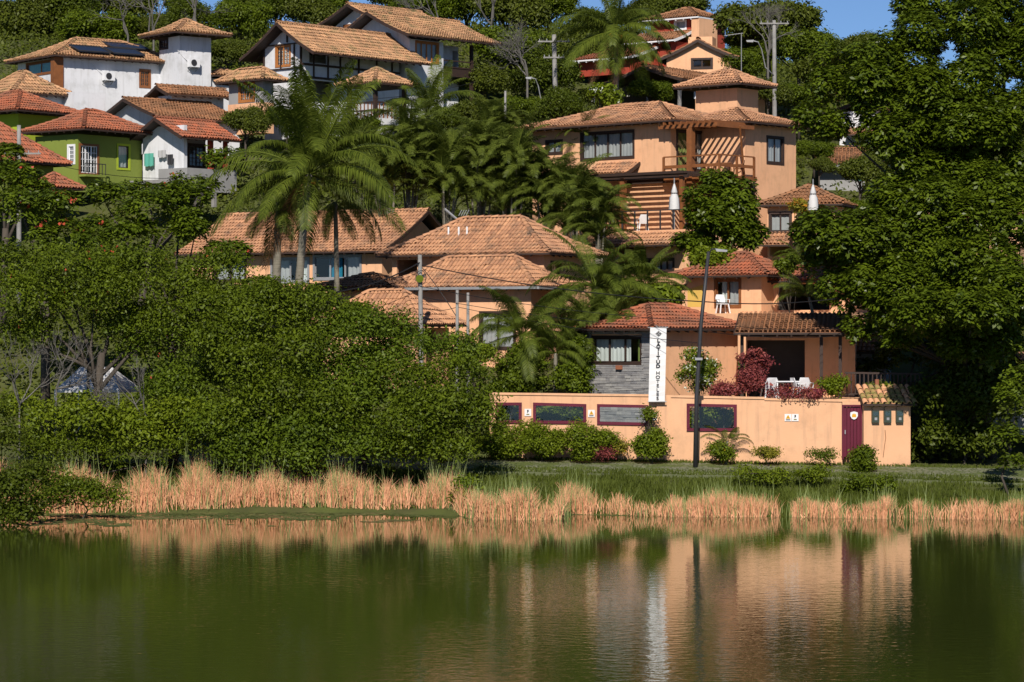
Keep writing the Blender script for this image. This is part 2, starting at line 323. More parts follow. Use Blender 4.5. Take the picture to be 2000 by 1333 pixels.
def roof(par, x0, y0, x1, y1, ze, rise, kind='hip', tile='tile_orange', sag=0.25, under='wood_dark', label=None, half=None, gutter=False):
    """eave rectangle in the parent's frame; kind hip / gx (ridge along x) / gy (ridge along y) / sx0 sy0 (one slope rising away from that eave)"""
    lx, ly = x1 - x0, y1 - y0
    if kind == 'hip': w = min(lx, ly) / 2
    elif kind == 'gx': w = ly / 2
    elif kind == 'gy': w = lx / 2
    elif kind == 'sx0': w = lx
    else: w = ly
    def g(d):
        t = d / w; return rise * ((1 - sag) * t + sag * t * t)
    def gp(d): t = d / w; return rise / w * ((1 - sag) + 2 * sag * t)
    planes = []   # origin, e, n, L, vmax
    if kind == 'hip':
        planes = [((x0, y0), (1, 0), (0, 1), lx), ((x1, y0), (0, 1), (-1, 0), ly), ((x1, y1), (-1, 0), (0, -1), lx), ((x0, y1), (0, -1), (1, 0), ly)]
        vm = lambda u, L: min(u, L - u, w)
    elif kind == 'gx': planes = [((x0, y0), (1, 0), (0, 1), lx), ((x1, y1), (-1, 0), (0, -1), lx)]; vm = lambda u, L: w
    elif kind == 'gy': planes = [((x1, y0), (0, 1), (-1, 0), ly), ((x0, y1), (0, -1), (1, 0), ly)]; vm = lambda u, L: w
    elif kind == 'sx0': planes = [((x0, y1), (0, -1), (1, 0), ly)]; vm = lambda u, L: w
    else: planes = [((x0, y0), (1, 0), (0, 1), lx)]; vm = lambda u, L: w
    recs = []; sV = []; sF = []
    for (o, e, n, L) in planes:
        nc = max(2, round(L / TW)); cw = L / nc
        for i in range(nc):
            u = (i + 0.5) * cw; vmx = vm(u, L); d = -0.05; coljit = rnd.uniform(-.012, .012); ct = rnd.random() * 0.35
            while d < vmx - 0.05:
                sl_ = gp(max(d, 0)); cs = 1 / math.sqrt(1 + sl_ * sl_); st = TL * cs
                d1 = min(d + st * 1.1, vmx + 0.08)
                slip = rnd.random() < .02; jt = coljit + rnd.uniform(-.012, .012) + (rnd.uniform(-.04, .04) if slip else 0); zj = rnd.uniform(0, .016) + (.02 if slip else 0) + .035 * mnoise.noise(Vector(((o[0] + e[0] * u) * .5, (o[1] + e[1] * u) * .5, d * .6 + L)))
                p0 = (o[0] + e[0] * (u + jt) + n[0] * d, o[1] + e[1] * (u + jt) + n[1] * d, ze + g(max(d, 0)) + (gp(0) * d if d < 0 else 0) + 0.02 + zj)
                up = (n[0] * (d1 - d), n[1] * (d1 - d), g(d1) - g(max(d, 0)) - (gp(0) * d if d < 0 else 0) - zj)
                nn = (-n[0] * sl_ * cs, -n[1] * sl_ * cs, cs)
                tv = min(1, max(0, ct + rnd.gauss(0.22, 0.25) + (.6 if rnd.random() < .06 else 0)))
                recs.append((p0, (e[0], e[1], 0), up, nn, cw * 0.43, tv)); d += st
        # deck below the tiles: strips between contour lines
        K = 6; ring = []
        for k in range(K + 1):
            d = w * k / K; a = d if kind == 'hip' else 0
            ua, ub = (min(a, L / 2), max(L - a, L / 2)) if kind == 'hip' else (0, L)
            z = ze + g(d)
            ring.append(((o[0] + e[0] * ua + n[0] * d, o[1] + e[1] * ua + n[1] * d, z), (o[0] + e[0] * ub + n[0] * d, o[1] + e[1] * ub + n[1] * d, z)))
        for k in range(K):
            (a, b_), (c, d_) = ring[k], ring[k + 1]; bi = len(sV)
            th = 0.09
            sV += [a, b_, d_, c] + [(q[0], q[1], q[2] - th) for q in (a, b_, d_, c)]
            sF += [(bi, bi + 1, bi + 2, bi + 3), (bi + 7, bi + 6, bi + 5, bi + 4)]
            if k == 0: sF.append((bi + 1, bi, bi + 4, bi + 5))
            if kind != 'hip': sF += [(bi + 0, bi + 3, bi + 7, bi + 4), (bi + 2, bi + 1, bi + 5, bi + 6)]
    me = bpy.data.meshes.new('roof'); me.from_pydata(sV, [], sF); me.update(); me.materials.append(M[tile]); me.materials.append(M[under])
    for p in me.polygons: p.material_index = 0 if p.normal.z > 0.3 else 1
    ro = link('roof', me, None, par, label=label)
    V, Q, T = tile_arr(recs); link('roof_tiles', mesh_np('roof_tiles', V, Q, M[tile], T), None, ro, kind='stuff')
    # ridge and hip caps
    lines = []
    def pt(x, y, d): return Vector((x, y, ze + g(d) + 0.05))
    if kind == 'hip':
        for sx, sy in ((0, 0), (1, 0), (0, 1), (1, 1)):
            cx, cy = (x1 if sx else x0), (y1 if sy else y0)
            lines.append([pt(cx + (-1 if sx else 1) * d, cy + (-1 if sy else 1) * d, d) for d in np.linspace(0, w, 7)])
        if lx > ly + 0.2: lines.append([pt(x0 + w, y0 + w, w), pt(x1 - w, y0 + w, w)])
        elif ly > lx + 0.2: lines.append([pt(x0 + w, y0 + w, w), pt(x0 + w, y1 - w, w)])
    elif kind == 'gx': lines = [[pt(x0 - .05, y0 + w, w), pt(x1 + .05, y0 + w, w)]]
    elif kind == 'gy': lines = [[pt(x0 + w, y0 - .05, w), pt(x0 + w, y1 + .05, w)]]
    crec = []
    for ln in lines:
        seg = [(ln[i + 1] - ln[i]).length for i in range(len(ln) - 1)]; T_ = sum(seg); m = max(1, int(T_ / 0.36))
        def at(s_):
            for i, q in enumerate(seg):
                if s_ <= q or i == len(seg) - 1: return ln[i].lerp(ln[i + 1], s_ / q if q else 0)
                s_ -= q
        for i in range(m):
            a = at(T_ * i / m); b_ = at(T_ * min(1, (i + 1.12) / m)); dv = b_ - a
            e = Vector((-dv.y, dv.x, 0)).normalized(); nn = dv.cross(e).normalized() * -1
            if nn.z < 0: nn = -nn
            crec.append((tuple(a), tuple(e), tuple(dv), tuple(nn), 0.13, min(1, max(0, rnd.gauss(0.55, 0.3)))))
    if crec:
        V, Q, T = tile_arr(crec); link('ridge_tiles', mesh_np('ridge_tiles', V, Q, M[tile], T), None, ro, kind='stuff')
    if kind in ('gx', 'gy', 'sx0', 'sy0'):     # barge boards along the sloping edges
        ds = np.linspace(0, w, 6)
        for (o, e, n, L) in planes:
            for u in (0.0 - 0.02, L + 0.02):
                b_ = MB()
                for i in range(5):
                    a = (o[0] + e[0] * u + n[0] * ds[i], o[1] + e[1] * u + n[1] * ds[i], ze + g(ds[i]) - 0.06)
                    c = (o[0] + e[0] * u + n[0] * ds[i + 1], o[1] + e[1] * u + n[1] * ds[i + 1], ze + g(ds[i + 1]) - 0.06)
                    b_.bar(a, c, 0.05, 0.16)
                b_.obj('barge_board', M[under], ro)
    # rafter tails under the eaves that face the camera
    rf = MB()
    for (o, e, n, L) in planes:
        if kind == 'hip' and (e == (-1, 0) or e == (0, 1)): continue
        for i in range(1, int(L / 0.6)):
            u = i * 0.6; dm = min(0.75, vm(u, L))
            rf.bar((o[0] + e[0] * u + n[0] * .03, o[1] + e[1] * u + n[1] * .03, ze - 0.14 + g(.03)), (o[0] + e[0] * u + n[0] * dm, o[1] + e[1] * u + n[1] * dm, ze - 0.14 + g(dm)), 0.07, 0.1)
    if rf.v: rf.obj('rafters', M[under], ro, kind='stuff')
    if gutter:
        for (o, e, n, L) in (planes[:1] + planes[-1:] if len(planes) > 1 else planes):
            gt = MB()
            gt.bar((o[0] - n[0] * .07, o[1] - n[1] * .07, ze - .05), (o[0] + e[0] * L - n[0] * .07, o[1] + e[1] * L - n[1] * .07, ze - .05), 0.12, 0.12)
            gt.obj('gutter', M['metal_grey'], ro)
    return ro

# ------------------------------------------------------------------ houses
FOOT = []
class House:
    """local +x runs right and back along the right face, local +y left and back along the left face; origin at the near corner"""
    def __init__(s, name, label, cat, px, Y, alpha, py_base, group=None, zb=None):
        s.al = R_(alpha); s.Y = Y; s.x = X(px, Y); s.z = Z(py_base, Y) if zb is None else zb
        s.e = empty(name, (s.x, Y, s.z), R_(90 - alpha), label, cat, group)
        s.b = Vector((math.sin(s.al), math.cos(s.al))); s.a = Vector((-math.cos(s.al), math.sin(s.al)))
    def hit(s, px, q, d):
        k = (px - 1000) / F; return (k * q.y - q.x) / (d.x - k * d.y)
    def wp(s, x, y): return Vector((s.x, s.Y)) + s.b * x + s.a * y
    def tL(s, px, xo=0.0): return s.hit(px, s.wp(xo, 0), s.a)
    def tR(s, px, yo=0.0): return s.hit(px, s.wp(0, yo), s.b)
    def zz(s, py, x=0.0, y=0.0): return Z(py, s.wp(x, y).y) - s.z
    def block(s, x0, y0, x1, y1, z0, z1, m='orange', L=(), R=(), name='walls', noL=False, noR=False):
        """walls with real openings; L / R: lists of (px0, py0, px1, py1, style)"""
        FOOT.append((s, x0, y0, x1, y1)); mb = MB(); th = 0.16
        def face(axis, t0, t1, holes, plane):
            us = sorted({t0, t1, *[h[0] for h in holes], *[h[2] for h in holes]}); zs = sorted({z0, z1, *[h[1] for h in holes], *[h[3] for h in holes]})
            pt = (lambda u, z, k=0: (plane + k, u, z)) if axis == 'L' else (lambda u, z, k=0: (u, plane + k, z))
            for i in range(len(us) - 1):
                for j in range(len(zs) - 1):
                    cu, cz = (us[i] + us[i + 1]) / 2, (zs[j] + zs[j + 1]) / 2
                    if any(h[0] < cu < h[2] and h[1] < cz < h[3] for h in holes): continue
                    for k in (0, th): mb.add([pt(us[i], zs[j], k), pt(us[i + 1], zs[j], k), pt(us[i + 1], zs[j + 1], k), pt(us[i], zs[j + 1], k)], [(0, 1, 2, 3)])
            for (a, b, c, d) in holes:
                cs = [(a, b), (c, b), (c, d), (a, d)]
                for i in range(4):
                    p, q = cs[i], cs[(i + 1) % 4]; mb.add([pt(*p), pt(*q), pt(*q, th), pt(*p, th)], [(0, 1, 2, 3)])
        hl = []; wins = []
        for (a, b, c, d, st) in L:
            y_b, y_a = s.tL(a, x0), s.tL(c, x0); ym = (y_a + y_b) / 2
            h = (max(y_a, y0 + .05), max(s.zz(d, x0, ym), z0), min(y_b, y1 - .05), min(s.zz(b, x0, ym), z1 - .05)); hl.append(h); wins.append(('L', h, st))
        hr = []
        for (a, b, c, d, st) in R:
            x_a, x_b = s.tR(a, y0), s.tR(c, y0); xm = (x_a + x_b) / 2
            h = (max(x_a, x0 + .05), max(s.zz(d, xm, y0), z0), min(x_b, x1 - .05), min(s.zz(b, xm, y0), z1 - .05)); hr.append(h); wins.append(('R', h, st))
        if not noL: face('L', y0, y1, hl, x0)
        if not noR: face('R', x0, x1, hr, y0)
        mb.add([(x1, y0, z0), (x1, y1, z0), (x1, y1, z1), (x1, y0, z1)], [(0, 1, 2, 3)]).add([(x0, y1, z0), (x1, y1, z0), (x1, y1, z1), (x0, y1, z1)], [(0, 1, 2, 3)])
        mb.add([(x0, y0, z1 - .02), (x1, y0, z1 - .02), (x1, y1, z1 - .02), (x0, y1, z1 - .02)], [(0, 1, 2, 3)])
        o = mb.obj(name, M[m], s.e)
        # inner room so that openings look into a dark interior
        for side, h, st in wins: s.window(side, h, st, x0 if side == 'L' else y0)
        return o
    def window(s, side, h, st, plane):
        a, b, c, d = h; st = dict(st) if st else {}
        if st.get('open'): return
        n = st.get('n', 2); fm = M[st.get('frame', 'wood_dark')]; fw = st.get('fw', 0.07); bars = st.get('bars', 0)
        T = (lambda u, z, k: (plane + k, u, z)) if side == 'L' else (lambda u, z, k: (u, plane + k, z))
        def bx(mb, u0, z0, u1, z1, k0, k1):
            p, q = T(u0, z0, k0), T(u1, z1, k1); mb.box(min(p[0], q[0]), min(p[1], q[1]), min(p[2], q[2]), max(p[0], q[0]), max(p[1], q[1]), max(p[2], q[2]))
        nm = st.get('name', 'window'); f = MB(); pr = -0.035 if st.get('proud', True) else 0.02
        o_ = 0.05 if pr < 0 else 0
        bx(f, a - o_, d - fw, c + o_, d + o_, pr, .1); bx(f, a - o_, b - o_, c + o_, b + fw, pr, .1)
        bx(f, a - o_, b + fw, a + fw, d - fw, pr, .1); bx(f, c - fw, b + fw, c + o_, d - fw, pr, .1)
        w = f.obj(nm, fm, s.e, label=st.get('label'))
        ua, uc = a + fw, c - fw; za, zc = b + fw, d - fw
        for i in range(n):
            u0 = ua + (uc - ua) * i / n; u1 = ua + (uc - ua) * (i + 1) / n
            sa = MB(); sw = 0.045
            bx(sa, u0, za, u0 + sw, zc, .03, .075); bx(sa, u1 - sw, za, u1, zc, .03, .075); bx(sa, u0 + sw, za, u1 - sw, za + sw, .03, .075); bx(sa, u0 + sw, zc - sw, u1 - sw, zc, .03, .075)
            for k in range(1, bars + 1):
                zz = za + (zc - za) * k / (bars + 1); bx(sa, u0 + sw, zz - .015, u1 - sw, zz + .015, .035, .06)
            if bars: um = (u0 + u1) / 2; bx(sa, um - .015, za + sw, um + .015, zc - sw, .032, .062)
            sa.obj('sash', M[st.get('sash', st.get('frame', 'wood_dark'))], w)
            if st.get('glass', True): g = MB(); g.add([T(u0 + sw, za + sw, .05), T(u1 - sw, za + sw, .05), T(u1 - sw, zc - sw, .05), T(u0 + sw, zc - sw, .05)], [(3, 2, 1, 0) if side == 'L' else (0, 1, 2, 3)]); g.obj('pane', M['glass'], w)
        cu = st.get('curtain')
        if cu:
            segs = cu if isinstance(cu, list) else [(0, 1, cu)]
            for (t0, t1, cm) in segs:
                k = max(6, int((uc - ua) * (t1 - t0) * 14)); V = []; ph = rnd.random() * 6
                for i in range(k + 1):
                    u = ua + (uc - ua) * (t0 + (t1 - t0) * i / k); off = .17 + .03 * math.sin(i * 1.9 + ph) + .015 * math.sin(i * 4.3)
                    V += [T(u, za - .03, off), T(u, zc, off)]
                me = mesh_np('curtain', V, [(2 * i, 2 * i + 2, 2 * i + 3, 2 * i + 1) for i in range(k)], M[cm], smooth=True); link('curtain', me, None, w)
        return w
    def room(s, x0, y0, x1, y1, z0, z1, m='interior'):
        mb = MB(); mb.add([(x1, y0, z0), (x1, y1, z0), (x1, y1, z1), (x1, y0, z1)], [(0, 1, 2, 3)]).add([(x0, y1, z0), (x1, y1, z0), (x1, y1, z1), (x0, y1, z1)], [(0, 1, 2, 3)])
        mb.obj('shade_panel', M[m], s.e)  # dark planes added behind openings, their colour standing in for shade
    def gable(s, axis, x0, y0, x1, y1, z, rise, m, holes=()):
        """triangular wall under a gable: axis 'x' = in the plane x = x0"""
        g = MB()
        if axis == 'x': g.prism([(y0, z), (y1, z), ((y0 + y1) / 2, z + rise)], (x0, x0 + .16), 'x')
        else: g.prism([(x0, z), (x1, z), ((x0 + x1) / 2, z + rise)], (y0, y0 + .16), 'y')
        return g.obj('gable_wall', M[m], s.e)
    def hiproof(s, x0, y0, x1, y1, py_e, py_a, oh=0.6, **k):
        ze = s.zz(py_e, x0 - oh, y0 - oh); kind = k.get('kind', 'hip')
        w = {'hip': min(x1 - x0, y1 - y0) / 2 + oh, 'gx': (y1 - y0) / 2 + oh, 'gy': (x1 - x0) / 2 + oh}.get(kind, 2)
        za = s.zz(py_a, x0 - oh + w, y0 - oh + w)
        if 'rise' in k: za = ze + k.pop('rise')
        return roof(s.e, x0 - oh, y0 - oh, x1 + oh, y1 + oh, ze, za - ze, **k), ze, za - ze
    def post(s, x, y, z0, z1, r=0.12, m='wood_dark', name='post', round_=False):
        b = MB()
        if round_: b.tube([(x, y, z0), (x, y, z1)], r, 10)
        else: b.box(x - r, y - r, z0, x + r, y + r, z1)
        return b.obj(name, M[m], s.e)

# ------------------------------------------------------------------ the houses
WIN = dict
def loc(H, px, Y):
    d = Vector((X(px, Y) - H.x, Y - H.Y)); return d.dot(H.b), d.dot(H.a)

# --- house with the stone clad wall, right behind the boundary wall
LH = House('stone_clad_house', 'low orange house with grey stone cladding and red tiled roof behind the banner', 'house', 1271, 121, 45, 780, zb=1.6)
yl, xr = LH.tL(1137), LH.tR(1441)
zt_ = LH.zz(644)
LH.block(0, 0, xr, yl, 0, zt_, 'orange', L=[(1157, 658, 1253, 711, WIN(n=3, frame='wood_dark', curtain=[(0.0, .12, 'curtain_green'), (.25, 1, 'curtain_white')], label='wide dark framed window in the stone cladding'))])
LH.hiproof(0, 0, xr, yl, 642, 598, 0.6, tile='tile_red')
def cladding():
    # ledger stones on the left face, around the window
    x = LH.wp(0, 0); wy1, wy0 = LH.tL(1156), LH.tL(1254); wz0, wz1 = LH.zz(711, 0, 1.5), LH.zz(658, 0, 1.5)
    mb = MB(); z = 0.5
    while z < zt_ - 0.1:
        h = rnd.choice((.07, .09, .11, .13)); y = 0.04
        while y < yl:
            w = rnd.uniform(.16, .5); y2 = min(y + w, yl)
            sp = [(y, y2)]
            if z + h > wz0 and z < wz1: sp = [(y, min(y2, wy0)), (max(y, wy1), y2)]
            for ya_, yb2 in sp:
                if yb2 - ya_ > .03: t = rnd.uniform(.02, .06); mb.box(-t, ya_ + .006, z + .005, -.002, yb2 - .006, z + h - .005, min(1, max(0, rnd.gauss(.45, .3))))
            y = y2
        z += h
    mb.obj('stone_cladding', M['stone'], LH.e, kind='stuff')
cladding()
b = MB(); b.box(-.16, LH.tL(1218), LH.zz(722, 0, 1.5), -.07, LH.tL(1207), LH.zz(714, 0, 1.5)); b.obj('wall_plaque', M['clay'], LH.e)

# --- open terrace porch to its right
TP = House('terrace_porch', 'open terrace porch with tiled roof and dark posts beside the stone clad house', 'porch', 1640, 120.6, 8, 775, zb=1.4)
yl = TP.tL(1450); ztop = TP.zz(650)
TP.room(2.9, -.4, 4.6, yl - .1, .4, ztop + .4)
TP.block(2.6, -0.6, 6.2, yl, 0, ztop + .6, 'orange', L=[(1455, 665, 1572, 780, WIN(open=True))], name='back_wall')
roof(TP.e, -0.6, -0.4, 3.0, yl + .3, ztop, 0.85, kind='sx0', tile='tile_brown', sag=.15)
for px in (1449, 1604, 1641): TP.post(0.1, TP.tL(px), 0, ztop, .07)
b = MB(); b.bar((0.1, -.2, ztop - .1), (0.1, yl, ztop - .1), .14, .16); b.obj('beam', M['wood_dark'], TP.e)
b = MB(); b.box(-2.0, -2.3, 0, 2.6, yl, TP.zz(778)); b.obj('terrace_floor', M['orange'], TP.e)

# --- upper right house with recessed balcony
UR = House('balcony_house', 'orange house with one tall window and red hip roof above the porch', 'house', 1487, 131, 33, 700)
yl, xr = UR.tL(1345), 3.2
zt_ = UR.zz(540)
UR.block(0, 0, xr, yl, 0, zt_, 'orange', L=[(1397, 546, 1446, 600, WIN(n=2, frame='wood', curtain=[(0, .45, 'curtain'), (.6, .85, 'curtain_white')], label='tall brown framed window with grey curtain'))])
UR.hiproof(0, 0, xr, yl, 537, 497, 0.7, tile='tile_red')
yy = UR.tL(1310)
b = MB(); b.prism([(yl, 0), (yy, 0), (yy, UR.zz(590, 0, yy)), (yl, UR.zz(553, 0, yl))], (0.0, .3), 'x'); b.obj('sloping_parapet', M['orange'], UR.e)
b = MB(); ya, yb_ = UR.tL(1374), UR.tL(1343); b.prism([(ya, UR.zz(600, 0, ya)), (yb_, UR.zz(600, 0, yb_)), (yb_, UR.zz(566, 0, yb_)), (ya, UR.zz(556, 0, ya))], (-.006, -.002), 'x'); b.obj('painted_patch', M['yellow'], UR.e)
UR.block(1.2, -5.0, 5.0, 0, 0, zt_ - .3, 'orange', L=[(1518, 546, 1620, 606, WIN(open=True))], name='balcony_walls', noR=False)
UR.room(1.3, -4.9, 4.9, -.1, 2, zt_ - .3)
roof(UR.e, .6, -5.4, 5.4, .4, zt_ - .2, 1.2, kind='hip', tile='tile_red')
b = MB(); b.box(-.9, -5, 0, 1.2, yl + 0.2, UR.zz(612, -.9, 0)); b.obj('front_parapet', M['orange'], UR.e)

# --- central houses
CB = House('long_hip_roof_house', 'orange house under the broad hip roof with three vent pipes', 'house', 1062, 133, 28, 660)
cbl = CB.tL(766)
CB.block(0, 0, 5.0, cbl, 0, CB.zz(497), 'orange', L=[(775, 508, 815, 540, WIN(open=True)),], R=[(1076, 512, 1092, 545, WIN(n=1, curtain='curtain'))])
CB.hiproof(0, 0, 5.0, cbl, 494, 426, 0.6, tile='tile_orange')
zr = CB.zz(494)
for px, py in ((876, 458), (896, 459), (912, 459)):
    x = 1.2; y = CB.tL(px, x); b = MB(); b.tube([(x, y, zr + .7), (x, y, zr + 1.35)], .045, 8); b.obj('vent_pipe', M['white_paint'], CB.e)
CW = House('long_gable_house', 'long orange tiled house behind the tall coconut palm, curtained windows', 'house', 746, 142, 28, 620)
yl = CW.tL(372)
CW.block(0, 0, 7.6, yl, 0, CW.zz(496), 'orange', L=[(530, 505, 603, 552, WIN(n=2, frame='metal_grey', curtain=[(0.05, .25, 'curtain_white'), (.5, 1, 'curtain')], label='grey framed sliding window')),
      (613, 498, 705, 546, WIN(n=3, frame='metal_grey', curtain=[(.05, .3, 'curtain'), (.42, .72, 'curtain_blue')], label='wide window with blue curtain')), (420, 505, 480, 550, WIN(n=2, curtain='curtain'))])
zc = CW.zz(490, -.6, -.3)
roof(CW.e, -.7, -.5, 8.3, yl + .5, zc, 2.15, kind='gy', tile='tile_orange', sag=.2)
CW.gable('y', 0, 0, 7.6, 0, CW.zz(496), 1.85, 'orange')
CM = House('middle_hip_house', 'orange two storey house below the broad hip roof, behind the twin concrete poles', 'house', 1037, 129, 28, 760)
cml = CM.tL(778)
CM.block(0, 0, 3.4, cml, 0, CM.zz(565), 'orange', L=[(938, 610, 1006, 682, WIN(n=2, frame='wood_dark', curtain='curtain', label='dark window half hidden by the garden palm'))])
CM.hiproof(0, 0, 3.4, cml, 560, 503, 0.6, tile='tile_orange', gutter=True)
CL = House('lower_pyramid_house', 'small orange house with pyramid roof rising out of the tree tops', 'house', 812, 126, 28, 760)
CL.block(0, 0, 3.0, 4.8, 0, CL.zz(640), 'orange', R=[(820, 645, 850, 690, WIN(open=True))])
CL.hiproof(0, 0, 3.0, 4.8, 634, 570, 0.6, tile='tile_orange')
CP = House('shaded_porch_house', 'small dark tiled porch roof in the shade beside the wooden pole', 'porch', 752, 132, 28, 640)
CP.block(0.4, 0.2, 3.0, 3.4, 0, CP.zz(566), 'orange')
CP.hiproof(0, 0, 3.0, 3.4, 562, 538, 0.5, tile='tile_brown')

# --- the large villa
V = House('large_villa', 'large orange villa with balcony, pergola and tower above the palms', 'villa', 1310, 148, 41, 560)
zt_ = V.zz(240); yl = V.tL(1040)
V.block(0, 0, 6.5, yl, 0, zt_, 'orange', L=[(1135, 258, 1238, 311, WIN(n=4, curtain='curtain', label='wide four pane window')), (1067, 275, 1098, 301, WIN(n=2, curtain='curtain', label='small window by the palms')),
        (1250, 482, 1300, 530, WIN(open=True))],
        R=[(1322, 256, 1349, 338, WIN(name='balcony_door', n=1, curtain='curtain_green', label='glazed door behind the column')), (1359, 258, 1374, 335, WIN(name='balcony_door', n=1, curtain='curtain', label='narrow glazed door'))])
V.hiproof(0, 0, 6.5, yl, 234, 203, 0.85, tile='tile_orange')
V.block(2.65, -2.85, 7.2, 0, 0, zt_, 'orange', R=[(1498, 268, 1530, 320, WIN(n=2, curtain='curtain', frame='wood_dark', label='narrow dark framed window on the tall plain wall'))], name='right_walls')
ze = V.zz(237, 2.0, -3.5)
roof(V.e, 1.95, -3.55, 7.95, 2.4, ze, .95, kind='hip', tile='tile_orange')
tx, ty = loc(V, 1440, 153); tz = V.zz(172, tx, ty)
V.block(tx, ty, tx + 1.9, ty + 2.8, zt_ - .3, tz, 'orange', L=[], name='tower_walls')
rz_ = V.zz(166, tx, ty)
roof(V.e, tx - .85, ty - .85, tx + 2.5, ty + 3.7, rz_, .82, kind='hip', tile='tile_orange')
zd = V.zz(344, -.6, -1.5)
b = MB(); b.box(-.6, -3.6, zd - .22, 2.65, 0.0, zd); b.obj('balcony_deck', M['wood'], V.e)
zr1 = zd + 1.02; zr2 = zd + .5
for za in (zr1, zr2):
    b = MB(); h = .07 if za == zr1 else .16
    b.bar((-.6, 0, za), (-.6, -3.6, za), .06, h).bar((-.6, -3.6, za), (2.4, -3.6, za), .06, h); b.obj('railing', M['wood'], V.e)
for (x, y) in ((-.6, 0), (-.6, -1.7), (-.6, -3.6), (.9, -3.6), (2.4, -3.6)): V.post(x, y, zd, zr1, .05, 'wood', 'railing_post')
V.post(-.5, -1.7, zd - 2.6, V.zz(243, -.5, -1.7), .16, 'wood', 'column')
zp = V.zz(246, -.5, -1.7)
b = MB(); b.bar((-.6, .3, zp), (-.6, -3.5, zp), .14, .2).bar((-.6, -3.4, zp - .02), (2.6, -3.4, zp - .02), .14, .2); b.obj('pergola_beam', M['wood'], V.e)
for i in range(9):
    y = -.25 - i * .38; b = MB(); b.bar((-.95, y, zp + .15), (2.6, y, zp + .15), .06, .14); b.obj('pergola_slat', M['wood'], V.e)
b = MB(); b.bar((2.5, -2.9, zd + .1), (1.3, -3.5, zp), .09); b.obj('brace', M['wood'], V.e)
# small skirt roof on the left face
ya, yb_ = V.tL(1222, -1.2), V.tL(1140, -1.2)
roof(V.e, -1.2, ya, 0.0, yb_, V.zz(340, -1.2, (ya + yb_) / 2), .62, kind='sx0', tile='tile_orange')
# lower terrace with its own skirt roof, railing, pergola
zt2 = V.zz(452, -4, 0)
V.block(-4.0, -4.2, 0, 1.0, 0, zt2, 'orange', L=[(1206, 484, 1262, 536, WIN(open=True)), (1264, 506, 1316, 532, WIN(n=4, curtain='curtain', frame='wood_dark'))], name='terrace_walls')
roof(V.e, -5.2, -4.4, -4.0, 1.25, V.zz(480, -5.2, -1), .62, kind='sx0', tile='tile_orange')
for i in range(7):
    y = .9 - i * .82; V.post(-3.93, y, zt2, zt2 + 1.0, .03, 'metal_dark', 'railing_post')
b = MB(); b.bar((-3.93, .95, zt2 + 1), (-3.93, -4.1, zt2 + 1), .05, .05); b.obj('railing', M['metal_dark'], V.e)
zq = V.zz(350, -2, 0)
for x in (-3.2, -.1): b = MB(); b.bar((x, 3.2, zq), (x, -3.6, zq), .12, .22); b.obj('pergola_beam', M['wood_dark'], V.e)
for i in range(13):
    x = -3.6 + i * .3; b = MB(); b.bar((x, 3.3, zq + .17), (x, -3.6, zq + .17), .06, .12); b.obj('pergola_slat', M['wood_dark'], V.e)
V.post(-3.2, .6, zt2, zq, .13, 'wood', 'column'); V.post(-3.2, -3.2, zt2, zq, .1, 'wood', 'column')
b = MB(); b.box(-3.6, 1.0, 0, 0, 4.4, zt2 - .15); b.obj('terrace_base', M['orange'], V.e)

# --- right wing below the villa
RW = House('right_wing_house', 'small orange house with low tiled roof between round tree and big tree', 'house', 1632, 144, 18, 520)
yl = RW.tL(1499); z1 = RW.zz(402)
RW.block(0, 0, 4, yl, 0, z1, 'orange', L=[(1503, 416, 1545, 454, WIN(n=2, curtain='curtain', frame='wood_dark', label='dark window under the low roof')), (1503, 482, 1546, 500, WIN(open=True)), (1556, 414, 1620, 440, WIN(open=True))])
RW.hiproof(0, 0, 4, yl, 398, 364, 0.45, tile='tile_brown')
roof(RW.e, -1.1, RW.tL(1549), 0, yl + .3, RW.zz(478, -1, 2), .6, kind='sx0', tile='tile_orange')

# --- red house on the hill top
RD = House('red_hilltop_house', 'tall red house with stepped roofs and white fascia at the hill top', 'house', 1359, 185, 38, 150)
RD.block(0, 0, 3.4, 3.6, 0, RD.zz(34), 'red', L=[(1318, 40, 1340, 58, WIN(n=1, frame='white_paint', glass=False, curtain='curtain'))])
RD.hiproof(0, 0, 3.4, 3.6, 32, 17, 0.6, tile='tile_brown', under='white_paint')
RD.block(-.5, -.6, 1.6, 0, 0, RD.zz(38), 'orange', name='stair_walls')
roof(RD.e, -2.2, 0.2, -.1, 4.4, RD.zz(79, -2.2, 1), .75, kind='sx0', tile='tile_brown', under='white_paint')
RD.block(-1.6, 0.4, 0, 4.2, 0, RD.zz(82, -1.6, 1), 'red', name='lower_walls', L=[(1290, 86, 1310, 96, WIN(open=True))])
roof(RD.e, -5, 1.8, -1.7, 6.4, RD.zz(115, -5, 4), .95, kind='sx0', tile='tile_red', under='white_paint')
RD.block(-4.4, 2.0, -1.6, 6.2, 0, RD.zz(119, -4.4, 4), 'red', name='annex_walls')

OG = House('orange_hilltop_house', 'orange house with sloping roof lines and open corner window below the red house', 'house', 1428, 174, 14, 190)
yl = OG.tL(1302)
OG.block(0, 0, 3.5, yl, 0, OG.zz(112), 'orange', L=[(1351, 104, 1391, 134, WIN(n=2, frame='wood_dark', label='dark framed corner window'))])
OG.gable('x', 0, 0, 3.5, yl, OG.zz(112), 1.05, 'orange')
roof(OG.e, -.3, -.5, 4.0, yl + .5, OG.zz(114), 1.15, kind='gx', tile='tile_brown')
b = MB(); b.box(.2, yl * .3, OG.zz(112), 1.6, yl * .3 + 1.5, OG.zz(70)); b.obj('water_tank_tower', M['orange'], OG.e)

